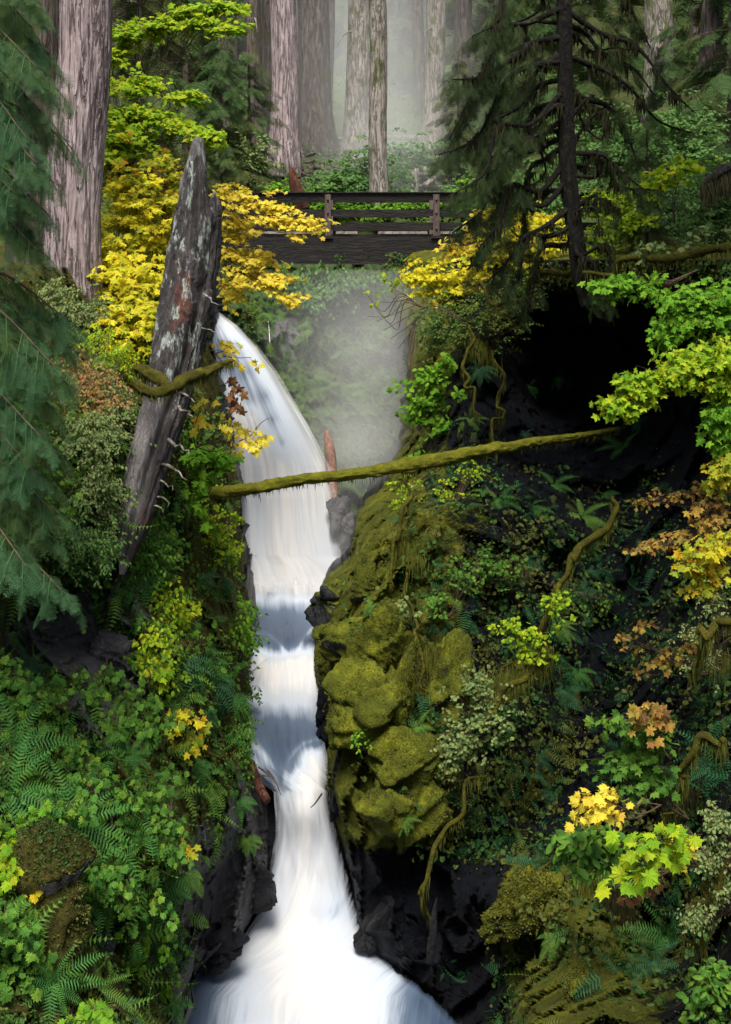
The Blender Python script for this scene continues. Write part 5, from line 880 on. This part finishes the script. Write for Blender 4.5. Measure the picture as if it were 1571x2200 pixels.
# right bank and rim
RBP = [('shrub', 'bright green broad-leaved bush hanging at the edge of the mist', (960, 960), [(930, 800, 40, 36), (920, 860, 50, 46), (950, 910, 50, 46), (900, 890, 30, 40), (960, 780, 24, 20)], 110, 'bright', 'broad', .17, 150, 20.2),
 ('vine_maple', 'yellow vine maple cascade right below the bridge end', (1010, 690), [(930, 600, 50, 36), (990, 620, 50, 40), (960, 650, 40, 26), (900, 590, 30, 20), (1050, 590, 50, 40)], 190, 'yellow', 'maple', .12, 110, 22.5),
 ('vine_maple', 'golden maple leaves against the right end of the bridge beam', (1060, 560), [(1010, 530, 36, 24), (1030, 470, 30, 14), (980, 540, 24, 14)], 34, 'gold', 'maple7', .2, 120, 23),
 ('vine_maple', 'yellow leaves glowing behind the foot of the black hemlock', (1150, 600), [(1100, 500, 50, 50), (1160, 520, 50, 50), (1120, 560, 50, 30)], 170, 'yellow', 'maple', .14, 60, 21.5),
 ('vine_maple', 'lime and yellow maples right of the black hemlock foot', (1340, 580), [(1310, 500, 50, 50), (1360, 470, 44, 50), (1300, 430, 40, 24), (1330, 560, 60, 24), (1290, 540, 30, 30)], 230, 'ygreen', 'maple7', .15, 120, 20.5),
 ('bigleaf_maple', 'tier of broad yellow-green maple leaves at the right in the woods', (1450, 480), [(1450, 370, 50, 22), (1405, 385, 34, 12), (1480, 350, 30, 14)], 18, 'ygreen', 'maple7', .24, 108, 19),
 ('bigleaf_maple', 'pale broad leaves by the low mossy log on the rim', (1440, 560), [(1400, 530, 40, 18), (1490, 510, 20, 18), (1500, 540, 20, 10)], 8, 'pale', 'maple7', .2, 48, 16.5),
 ('shrub', 'olive small-leaved tangle on the rim under the black hemlock', (1060, 760), [(1050, 680, 70, 50), (990, 720, 50, 50), (940, 700, 40, 50), (1120, 620, 60, 30)], 600, 'cover', 'small', .06, 0, 21),
 ('vine_maple', 'green maple spray over the dark hollow nearest the black hemlock foot', (1500, 580), [(1300, 612, 30, 14), (1345, 605, 40, 16), (1395, 615, 30, 16)], 46, 'bright', 'maple', .1, 100, 13.6),
 ('vine_maple', 'green maple boughs at the right edge above the lime one', (1640, 640), [(1460, 690, 40, 24), (1500, 640, 50, 22), (1540, 680, 50, 40), (1440, 720, 26, 18), (1560, 640, 40, 24)], 170, 'bright', 'maple', .095, 120, 12.6),
 ('vine_maple', 'brilliant lime-yellow maple bough reaching left over the dark hollow', (1680, 760), [(1340, 860, 40, 16), (1390, 830, 50, 18), (1440, 800, 50, 20), (1500, 780, 50, 26), (1560, 770, 50, 30), (1360, 815, 24, 8), (1550, 820, 40, 26)], 250, 'ygreen', 'maple', .095, 200, 12),
 ('vine_maple', 'green maple foliage down the right edge below the lime bough', (1650, 860), [(1550, 880, 30, 36), (1560, 930, 24, 30)], 60, 'bright', 'maple', .09, 60, 12),
 ('vine_maple', 'yellow maple cluster at the right edge above the orange bough', (1640, 960), [(1555, 1000, 26, 34)], 28, 'yellow', 'maple', .095, 80, 12),
 ('vine_maple', 'thin orange and green maple bough across the dark at the right', (1660, 1060), [(1390, 1076, 36, 8), (1450, 1062, 40, 10), (1510, 1050, 40, 12), (1560, 1060, 30, 24)], 60, 'orange', 'small', .07, 100, 12.4),
 ('vine_maple', 'orange-brown maple twigs fading into the dark at the right', (1660, 1130), [(1410, 1170, 36, 22), (1460, 1150, 30, 16), (1540, 1110, 40, 40), (1500, 1080, 30, 16)], 60, 'orange', 'maple', .085, 110, 12),
 ('vine_maple', 'yellow-orange maple boughs hanging at the right edge mid-height', (1640, 1150), [(1510, 1200, 36, 24), (1545, 1170, 34, 30), (1520, 1250, 20, 24)], 70, 'yellow', 'maple', .095, 150, 11.6),
 ('vine_maple', 'sparse brownish twigs with dry leaves right of the dark hollow', (1600, 1420), [(1350, 1370, 26, 22), (1400, 1340, 34, 20), (1440, 1420, 30, 26), (1480, 1380, 30, 26), (1400, 1450, 24, 20)], 30, 'orange', 'maple', .075, 110, 12.4),
 ('shrub', 'fine grey-leaved twigs at the right edge above the mossy bough', (1600, 1350), [(1540, 1300, 34, 50), (1500, 1360, 40, 30), (1520, 1420, 40, 30)], 110, 'pale', 'small', .035, 0, 11.5),
 ('vine_maple', 'broad green leaves tiered with yellow ones at the lower right', (1480, 1760), [(1350, 1560, 44, 26), (1380, 1620, 50, 36), (1420, 1580, 30, 26), (1400, 1670, 50, 30), (1330, 1640, 30, 24)], 48, 'green', 'maple7', .16, 200, 10.2),
 ('vine_maple', 'yellow and orange leaf tips above the tiered green leaves', (1440, 1620), [(1390, 1535, 36, 16), (1420, 1550, 20, 16), (1320, 1555, 20, 12)], 14, 'orange', 'maple', .11, 60, 10),
 ('bigleaf_maple', 'golden leaves jutting left below the tiered green ones', (1420, 1730), [(1280, 1735, 36, 18), (1330, 1745, 26, 18), (1290, 1712, 16, 8)], 11, 'gold', 'maple7', .17, 60, 9.6),
 ('bigleaf_maple', 'very large glowing yellow and green maple leaves at the lower right', (1500, 1860), [(1400, 1800, 40, 24), (1430, 1830, 36, 26), (1370, 1860, 30, 20), (1400, 1840, 24, 16)], 9, 'ygreen', 'maple7', .22, 54, 8.4),
 ('bigleaf_maple', 'orange-yellow leaf cluster beside the very large glowing leaves', (1520, 1840), [(1465, 1815, 16, 20)], 4, 'gold', 'maple7', .13, 20, 8.6),
 ('bigleaf_maple', 'withered brown leaves hanging under the very large glowing leaves', (1440, 1870), [(1395, 1900, 16, 12), (1362, 1915, 10, 8)], 3, 'dry', 'maple7', .13, 12, 8.7),
 ('shrub', 'pointed-leaf green sprig reaching left in front of the dark lower hollow', (1400, 1880), [(1240, 1805, 40, 10), (1290, 1800, 40, 24), (1260, 1835, 36, 20), (1310, 1840, 30, 20)], 30, 'green', 'oval', .12, 150, 10),
 ('shrub', 'pale tiny-leaved shrub at the right edge of the lower bank', (1620, 1850), [(1540, 1760, 26, 40), (1530, 1840, 34, 24), (1555, 1900, 24, 40), (1500, 1970, 30, 24)], 230, 'pale', 'small', .04, 0, 9.2),
 ('shrub', 'glossy dark-leaved sprigs in the bottom right corner', (1540, 2220), [(1540, 2100, 34, 26), (1530, 2160, 44, 30), (1500, 2190, 30, 16)], 44, 'green', 'oval', .09, 140, 8.6),
 ('shrub', 'pale green leafy tufts on the cliff under the right half of the log', (950, 1120), [(900, 1040, 50, 26), (960, 1060, 50, 24), (1010, 1010, 36, 18), (870, 1070, 30, 26)], 100, 'ygreen', 'broad', .08, 120, None),
 ('shrub', 'soft green saplings high on the dim wall right of the mossy rocks', (960, 1330), [(985, 1240, 40, 36), (940, 1290, 30, 30), (1040, 1200, 36, 30)], 70, 'green', 'broad', .085, 120, None),
 ('shrub', 'pale maple-leaved plant drooping over the squared mossy block', (880, 1350), [(865, 1320, 24, 24)], 12, 'pale', 'broad', .1, 40, None),
 ('shrub', 'light green leaves along the thick diagonal mossy branch', (1130, 1420), [(1120, 1360, 50, 20), (1190, 1300, 40, 24), (1100, 1340, 26, 14), (1150, 1400, 30, 20)], 60, 'ygreen', 'broad', .09, 130, 14.2),
 ('shrub', 'pale leafy stems below the end of the diagonal mossy branch', (1020, 1640), [(1020, 1470, 40, 40), (1040, 1540, 50, 40), (1000, 1590, 36, 40), (960, 1620, 30, 40)], 200, 'pale', 'broad', .075, 130, 14),
 ('shrub', 'dark green leaves hanging in the gloom right of the diagonal branch', (1200, 1260), [(1210, 1300, 30, 30), (1080, 1220, 40, 40), (1300, 1290, 30, 24)], 50, 'green', 'broad', .08, 80, None),
 ('shrub', 'fallen-leaf speckled creeping plants low on the dim green bank', (990, 1780), [(960, 1700, 50, 50), (1010, 1760, 40, 40), (930, 1640, 30, 30)], 150, 'cover_d', 'oval', .05, 0, None),
 ('sprig', 'bright leafy sprig on the face of the large bright boulder', (770, 1600), [(772, 1585, 22, 18)], 10, 'bright', 'oval', .055, 50, 13.9)]
for k, (nm, lab, (bx_, by_), bl, ns, mat, kind, sz, K, Y) in enumerate(RBP):
    YY = lambda x, y: (Y if Y else float(RC.Y(x, y))-.35)
    plant(nm, lab, {'shrub': 'shrub', 'sprig': 'sprig'}.get(nm, 'small tree'), (bx_, by_, YY(bx_, by_)+.2), [(x, y, YY(x, y), a, b) for x, y, a, b in bl], (ns*3)//5 if mat == 'orange' else ns+ns//4, 7 if kind in ('small', 'oval', 'maple') else 6, sz*(.54 if kind in ('maple7', 'broad') else .8), mat, kind, K=K, seed=k*5+1, spread=3.4, droop=.35, tier=.4 if kind.startswith('maple') else .15, up=(-.1, -.5, .8), jit=.6)
# ferns: px, py, size m, fronds, cliff, label, material, kind (0 narrow sword fern, 1 lacy)
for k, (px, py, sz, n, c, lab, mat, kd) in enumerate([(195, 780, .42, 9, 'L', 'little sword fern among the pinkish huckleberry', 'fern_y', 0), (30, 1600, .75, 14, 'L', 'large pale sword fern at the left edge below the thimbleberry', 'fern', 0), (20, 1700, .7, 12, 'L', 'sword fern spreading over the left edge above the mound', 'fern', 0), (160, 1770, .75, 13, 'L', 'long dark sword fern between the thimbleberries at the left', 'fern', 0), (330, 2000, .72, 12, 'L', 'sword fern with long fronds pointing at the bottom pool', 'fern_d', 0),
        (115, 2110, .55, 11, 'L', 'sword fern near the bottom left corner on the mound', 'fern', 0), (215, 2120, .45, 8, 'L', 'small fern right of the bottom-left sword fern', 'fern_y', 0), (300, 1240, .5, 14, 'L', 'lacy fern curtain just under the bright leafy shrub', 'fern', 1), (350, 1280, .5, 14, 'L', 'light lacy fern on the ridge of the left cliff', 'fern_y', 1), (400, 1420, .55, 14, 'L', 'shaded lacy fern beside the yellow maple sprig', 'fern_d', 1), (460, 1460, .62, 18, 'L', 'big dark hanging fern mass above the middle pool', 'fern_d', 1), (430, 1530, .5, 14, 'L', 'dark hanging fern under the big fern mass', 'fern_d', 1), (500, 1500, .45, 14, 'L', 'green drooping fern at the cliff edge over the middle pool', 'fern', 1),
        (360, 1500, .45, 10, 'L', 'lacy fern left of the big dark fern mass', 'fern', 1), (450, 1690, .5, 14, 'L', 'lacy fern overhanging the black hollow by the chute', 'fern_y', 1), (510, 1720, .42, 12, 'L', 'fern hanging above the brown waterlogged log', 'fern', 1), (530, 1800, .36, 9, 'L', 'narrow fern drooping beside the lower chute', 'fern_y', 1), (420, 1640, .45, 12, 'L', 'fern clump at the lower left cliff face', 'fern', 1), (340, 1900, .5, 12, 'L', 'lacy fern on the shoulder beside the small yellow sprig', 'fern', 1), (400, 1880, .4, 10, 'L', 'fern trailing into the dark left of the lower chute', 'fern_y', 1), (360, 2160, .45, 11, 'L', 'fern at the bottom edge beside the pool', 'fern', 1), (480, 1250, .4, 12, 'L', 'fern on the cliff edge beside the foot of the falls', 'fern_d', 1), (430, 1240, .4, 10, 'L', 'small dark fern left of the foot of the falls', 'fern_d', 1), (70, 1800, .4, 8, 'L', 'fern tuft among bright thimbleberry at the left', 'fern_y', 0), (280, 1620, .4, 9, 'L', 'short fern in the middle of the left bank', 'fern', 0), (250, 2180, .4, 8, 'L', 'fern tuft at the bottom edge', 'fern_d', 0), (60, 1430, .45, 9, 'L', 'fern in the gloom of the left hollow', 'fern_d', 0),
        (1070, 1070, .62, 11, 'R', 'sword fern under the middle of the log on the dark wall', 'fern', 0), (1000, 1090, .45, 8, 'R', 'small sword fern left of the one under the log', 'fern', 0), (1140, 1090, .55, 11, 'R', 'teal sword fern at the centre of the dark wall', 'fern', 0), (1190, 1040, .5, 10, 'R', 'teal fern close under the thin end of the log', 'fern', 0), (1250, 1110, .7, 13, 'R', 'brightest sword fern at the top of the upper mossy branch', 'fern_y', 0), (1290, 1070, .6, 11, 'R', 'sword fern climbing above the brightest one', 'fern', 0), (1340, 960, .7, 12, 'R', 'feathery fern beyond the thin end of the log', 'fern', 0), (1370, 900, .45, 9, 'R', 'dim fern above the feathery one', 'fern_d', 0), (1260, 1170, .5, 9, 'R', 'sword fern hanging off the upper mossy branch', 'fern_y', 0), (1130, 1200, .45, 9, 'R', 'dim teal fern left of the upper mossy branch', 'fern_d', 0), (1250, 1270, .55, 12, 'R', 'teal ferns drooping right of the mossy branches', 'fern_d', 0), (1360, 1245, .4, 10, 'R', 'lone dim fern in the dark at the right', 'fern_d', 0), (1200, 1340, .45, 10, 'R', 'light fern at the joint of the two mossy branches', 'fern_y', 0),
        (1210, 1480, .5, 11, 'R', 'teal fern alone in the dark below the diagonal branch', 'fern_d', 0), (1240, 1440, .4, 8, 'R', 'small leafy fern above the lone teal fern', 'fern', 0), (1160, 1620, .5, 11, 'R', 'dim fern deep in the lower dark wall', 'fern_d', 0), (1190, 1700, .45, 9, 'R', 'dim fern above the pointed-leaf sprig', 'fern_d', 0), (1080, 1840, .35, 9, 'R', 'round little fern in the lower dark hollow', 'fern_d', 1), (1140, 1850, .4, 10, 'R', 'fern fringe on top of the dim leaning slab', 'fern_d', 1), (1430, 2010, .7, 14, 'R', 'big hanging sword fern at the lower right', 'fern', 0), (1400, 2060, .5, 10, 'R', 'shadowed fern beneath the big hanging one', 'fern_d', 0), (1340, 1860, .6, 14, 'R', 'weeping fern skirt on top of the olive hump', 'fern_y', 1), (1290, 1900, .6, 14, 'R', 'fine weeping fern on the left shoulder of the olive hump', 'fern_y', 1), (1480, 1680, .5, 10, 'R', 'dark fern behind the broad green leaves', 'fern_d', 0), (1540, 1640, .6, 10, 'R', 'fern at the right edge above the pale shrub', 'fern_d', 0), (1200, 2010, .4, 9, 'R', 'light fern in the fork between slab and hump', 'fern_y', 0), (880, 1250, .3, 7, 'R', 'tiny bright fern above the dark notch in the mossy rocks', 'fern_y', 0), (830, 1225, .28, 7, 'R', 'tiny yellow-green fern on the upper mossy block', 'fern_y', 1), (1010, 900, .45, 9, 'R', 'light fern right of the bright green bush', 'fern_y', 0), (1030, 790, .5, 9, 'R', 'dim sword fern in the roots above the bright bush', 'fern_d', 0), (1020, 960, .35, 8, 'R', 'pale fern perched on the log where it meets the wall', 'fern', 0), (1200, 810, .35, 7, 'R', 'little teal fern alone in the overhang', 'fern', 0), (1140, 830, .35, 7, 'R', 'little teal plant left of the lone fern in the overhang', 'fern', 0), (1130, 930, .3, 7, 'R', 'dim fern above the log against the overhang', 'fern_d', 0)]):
    C = LC if c == 'L' else RC; Yc = float(C.Y(px, py)+C.disp(np.array([px]), np.array([py]), .8)[0])-.1
    if px > 1300 and 1850 <= py < 2100: Yc -= .35
    fern(px, py, Yc, sz*(.82 if c == 'L' else .9), n+(3 if c == 'R' else 0), lab, mat, kd, (.25 if c == 'L' else -.25, -.75, .45), .9, (.35 if c == 'L' else .8) if kd == 0 else .9, seed=k)
# moss curtains on the wall and the lime strands of the olive hump
def curtain(C, x0, y0, x1, y1, n, ln, mat, label, seed, off=.15, name='hanging_moss'):
    r = np.random.default_rng(seed); u = r.uniform(0, 1, n); x = x0+(x1-x0)*u+r.normal(0, 8, n); y = y0+(y1-y0)*u+r.normal(0, 12, n); p = C.at(x, y, off); g = Geo(); strands(g, p, n*2//3, ln*.7, .005, .05, r)
    return obj(name, g.mesh(name, M[mat], p[0]), None, label, 'moss', None, 'stuff', [float(a) for a in p[0]])
for k, (x0, y0, x1, y1, n, ln, m, lab) in enumerate([(1120, 1430, 1180, 1400, 900, .7, 'mosshair', 'long hanging moss under the diagonal mossy branch'), (1060, 1480, 1120, 1440, 900, .6, 'mosshair', 'hanging moss fringe left of the diagonal branch'), (1300, 1890, 1345, 1960, 900, .9, 'mosshair_d', 'long weeping strands on the right side of the olive hump'), (1260, 1900, 1310, 1870, 900, .7, 'mosshair', 'weeping moss on top of the olive hump'), (900, 1200, 860, 1160, 500, .5, 'mosshair', 'moss strands over the dark notch in the right bank'), (920, 1400, 960, 1420, 500, .6, 'mosshair', 'hanging moss behind the squared mossy block'), (1500, 1400, 1571, 1420, 700, .7, 'mosshair', 'thick moss beard under the arching bough at the right edge'), (1440, 1700, 1500, 1700, 500, .45, 'mosshair_d', 'brown moss clumps behind the broad green leaves'), (1000, 720, 1060, 760, 500, .6, 'mosshair', 'moss strands on the roots under the black hemlock'), (300, 700, 260, 600, 300, .4, 'mosshair_d', 'dark moss hanging in the yellow maple')]):
    curtain(LC if x0 < 500 else RC, x0, y0, x1, y1, n, ln, m, lab, k, .3)
moss_limb('moss_hung_bough', 'black moss-hung bough poking in at the right edge of the woods', 'branch', [(1600, 350, 13, 12), (1560, 365, 13, 12), (1525, 385, 13, 9), (1512, 400, 13, 4)], 900, .35, 77, 'bark_k', 'mosshair_d')
# ---------------------------------------------------------------- ground cover (nobody could count it)
def cover(name, label, C, n, x0, x1, y0, y1, size, mat, seed, thr=.0, dens=None, off=.03, tmpl=OVAL2, kindm=0):
    r = np.random.default_rng(seed); x = r.uniform(x0, x1, n); y = r.uniform(y0, y1, n); k = (C.edge(y)-x)*C.side > 3; x, y = x[k], y[k]
    p = C.at(x, y, off); m = fbm(p*1.1, 3, seed) > thr+(dens(x, y) if dens else 0); p = p[m]; x = x[m]; y = y[m]; q = C.at(x+3, y, off)-p; w = C.at(x, y+3, off)-p; nn = nrm(np.cross(w, q)*-1); nn = np.where(nn[:, 1:2] > 0, -nn, nn)
    p = p+nn*r.uniform(0, .06, (len(p), 1)); up = nrm(nn+np.array([0, -.1, .5])+r.normal(0, .35, (len(p), 3))); t = nrm(r.normal(0, .6, (len(p), 3))+[0, 0, -.6]); V, T = scatter(tmpl[0], tmpl[1], p, frames(t, up), size*r.uniform(.5, 1.3, len(p)))
    return obj(name, mesh(name, V, [T], M[mat], False), kind='stuff', label=label)
dl = lambda x, y: blobf([(150, 1360, 120, 110, .5), (240, 1460, 60, 70, .5), (480, 1970, 90, 160, .9), (560, 1850, 40, 150, .6)], 0)(x, y)
dr = lambda x, y: blobf([(1230, 780, 200, 180, 1.), (1350, 950, 150, 150, .3), (850, 2000, 170, 190, 1.5), (1100, 1750, 120, 250, .05), (1280, 1480, 110, 200, .1), (820, 1500, 100, 250, .1)], 0)(x, y)
def tri_t(g):
    V = np.concatenate(g.V); T = np.concatenate(g.T); Q = np.concatenate(g.Q); return V, np.concatenate([T, Q[:, [0, 1, 2]], Q[:, [0, 2, 3]]])
FT = tri_t(frond_t(11, 77, .8, .2, .04))
cover('ground_cover', 'broad seedlings rooted over the left cliff', LC, 6500, -60, 545, 640, 2300, .075, 'green', 11, .0, lambda x, y: dl(x, y), .12, BROAD[0])
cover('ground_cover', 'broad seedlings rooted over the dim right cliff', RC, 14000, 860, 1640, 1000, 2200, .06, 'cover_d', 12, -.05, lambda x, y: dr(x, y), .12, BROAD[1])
cover('leaf_litter', 'fallen pale leaves and seedlings on the mossy rocks', RC, 900, 690, 1000, 1180, 1850, .06, 'cover', 41, .1, None, .35, BROAD[0])
for C_, n_, x0_, x1_, y0_, mt_, sd2, lab_, df in ((LC, 1500, 0, 560, 800, 'fern_y', 31, 'small light ferns hanging all over the left cliff', 1), (LC, 1700, 0, 560, 1000, 'fern', 32, 'small green ferns hanging all over the left cliff', 1), (RC, 5200, 860, 1850, 960, 'fern_d', 33, 'small deep green ferns hanging on the dim right cliff', 0), (RC, 1500, 840, 1250, 640, 'cover_d', 34, 'small olive ferns hanging on the right cliff', 0), (BC, 1600, 540, 900, 560, 'fern_y', 35, 'ferns on the cliff behind the falls', 2)):
    cover('fern_cover', lab_, C_, n_, x0_, x1_, y0_ if df < 2 else 570, 2250 if df < 2 else 1050, .3 if df < 2 else .45, mt_, sd2, -.02 if df < 2 else -.4, None if df == 2 else ((lambda x, y: dl(x, y)) if df else (lambda x, y: dr(x, y))), .1, FT, 0)
cover('ground_cover', 'small leaves covering the left cliff', LC, 42000, -60, 560, 600, 2300, .042, 'cover', 1, -.12, dl)
cover('ground_cover', 'fine moss leaves on the left cliff', LC, 60000, -60, 590, 600, 2300, .024, 'cover_d', 2, -.25, dl)
cover('ground_cover', 'small leaves scattered on the right cliff', RC, 34000, 700, 1900, 580, 2300, .045, 'cover_d', 3, .05, dr)
cover('ground_cover', 'fine moss tufts on the right cliff', RC, 60000, 690, 1640, 580, 2300, .022, 'mosshair', 4, .0, dr)
for k_, (px, py) in enumerate([(845, 1480), (900, 1560), (760, 1345), (905, 1650), (850, 1600), (800, 1300), (940, 1700), (870, 1760), (735, 1480)]):
    fern(px, py, float(RC.Y(px, py))-.42, .26, 8, ['tiny fern rooted in a crack beside the tall mossy fin', 'tiny fern on the broad yellow mossy shoulder', 'tiny fern on the brown-green slab', 'tiny fern low on the yellow mossy shoulder', 'tiny fern between the bright boulder and the shoulder', 'tiny fern above the squared mossy block', 'tiny fern at the right edge of the mossy bank', 'tiny fern on the lowest mossy bulge', 'tiny fern next to the white quartz chip'][k_], 'fern_y', k_ % 2, (-.2, -.75, .4), .9, .7, seed=200+k_)
cover('ground_cover', 'yellowish leaves among the moss near the bridge end', RC, 14000, 850, 1640, 560, 760, .06, 'cover', 5, -.3, lambda x, y: np.where(y > 640+.0*x, .35, 0)+np.where((x > 1120) & (y > 620), 2, 0))
cover('ground_cover', 'fine growth on the cliff behind the falls', BC, 16000, 520, 900, 545, 1000, .09, 'cover_d', 6, -.05, lambda x, y: np.where(x < 700, .25, 0))
r = np.random.default_rng(5); x = r.uniform(-32, 32, 90000); y = 33.6+r.uniform(0, 1, 90000)**1.3*75; k = fbm(np.stack([x*.5, y*.5, 0*x], -1), 3, 3) > -.2; x, y = x[k], y[k]; p = np.stack([x, y, floor_z(x, y)+r.uniform(0, .5, len(x))], -1)
V, T = scatter(OVAL2[0], OVAL2[1], p, frames(nrm(r.normal(0, .6, (len(x), 3))), nrm(np.array([0, -.5, .9])+r.normal(0, .4, (len(x), 3)))), (.08+.004*(y-30))*r.uniform(.6, 1.5, len(x)))
obj('undergrowth', mesh('undergrowth', V, [T], M['under'], False), kind='stuff', label='leafy undergrowth of the far forest floor')
# far woods as one mass
r = np.random.default_rng(6); n = 16000; x = r.uniform(-50, 50, n); y = r.uniform(62, 95, n); p = np.stack([x, y, floor_z(x, y)+r.uniform(0, 1, n)**1.2*22], -1); k = fbm(p*.16, 3, 6) > -.1; p = p[k]; t_ = nrm(r.normal(0, .5, p.shape)+[0, -.2, -.9]); V, T = scatter(SPRAY_C[0][0], SPRAY_C[0][1], p, frames(t_, nrm(np.array([0, -1., .2])+r.normal(0, .3, p.shape))), r.uniform(1.2, 3., len(p)))
obj('far_forest', mesh('far_forest', V, [T], M['needle_f'], False), kind='stuff', label='dense far forest hillside foliage')
print('TRIS', sum(len(o.data.loops)-2*len(o.data.polygons) for o in bpy.data.objects if o.type == 'MESH'))
# ---------------------------------------------------------------- spray and mist of the falls
def volmat(name, dens, blobs, ani=0., col=(.95, .97, 1)):
    """density falls off softly from each blob (x, y, z, rx, ry, rz, weight), in world metres"""
    t = NT(name); g = t.n('ShaderNodeNewGeometry').outputs['Position']; tot = None
    for x, y, z, a, b, c, w in blobs:
        v = t.n('ShaderNodeVectorMath', {0: g, 1: (x, y, z)}, operation='SUBTRACT').outputs[0]; v = t.n('ShaderNodeVectorMath', {0: v, 1: (a, b, c)}, operation='DIVIDE').outputs[0]
        l = t.n('ShaderNodeVectorMath', {0: v}, operation='LENGTH').outputs['Value']; d = t.mr(l, 0, 1, 1, 0); d = t.math('MULTIPLY', t.math('MULTIPLY', d, d), w*dens); tot = d if tot is None else t.math('ADD', tot, d)
    vol = t.n('ShaderNodeVolumePrincipled', {'Color': (*col, 1), 'Density': tot, 'Anisotropy': ani}); t.t.links.new(vol.outputs[0], t.out.inputs[1]); return t.m
def volbox(name, lab, lo, hi, mat):
    lo = np.array(lo, float); hi = np.array(hi, float); g = Geo(); g.box((hi-lo)*0, hi-lo); c = (lo+hi)/2; return obj(name, g.mesh(name, mat, (0, 0, 0), False), None, lab, None, None, 'stuff', [float(a) for a in c])
c1 = P(765, 960, 23.5); c2 = P(800, 760, 26); c3 = P(790, 330, 37); c4 = P(700, 1190, 20.3)
volbox('mist', 'spray mist hanging in the gorge round the foot of the falls', (-3.6, 18.6, -6.6), (3.4, 30.6, -.6), volmat('spray_mist', .33, [(*c1, 1.9, 2.6, 1.5, 1.1), (*c2, 3.0, 4.2, 3.3, .52), (*c4, 1.5, 1.4, 1.3, 1.0)]))
volbox('mist', 'pale mist drifting through the trees beyond the bridge', (-9, 34, .2), (10, 62, 20), volmat('tree_mist', .115, [(*P(835, 390, 38), 2.6, 5, 4.5, 1.5), (*P(790, 250, 46), 6, 14, 9, .5), (*P(800, 60, 54), 8, 10, 10, .5)]))
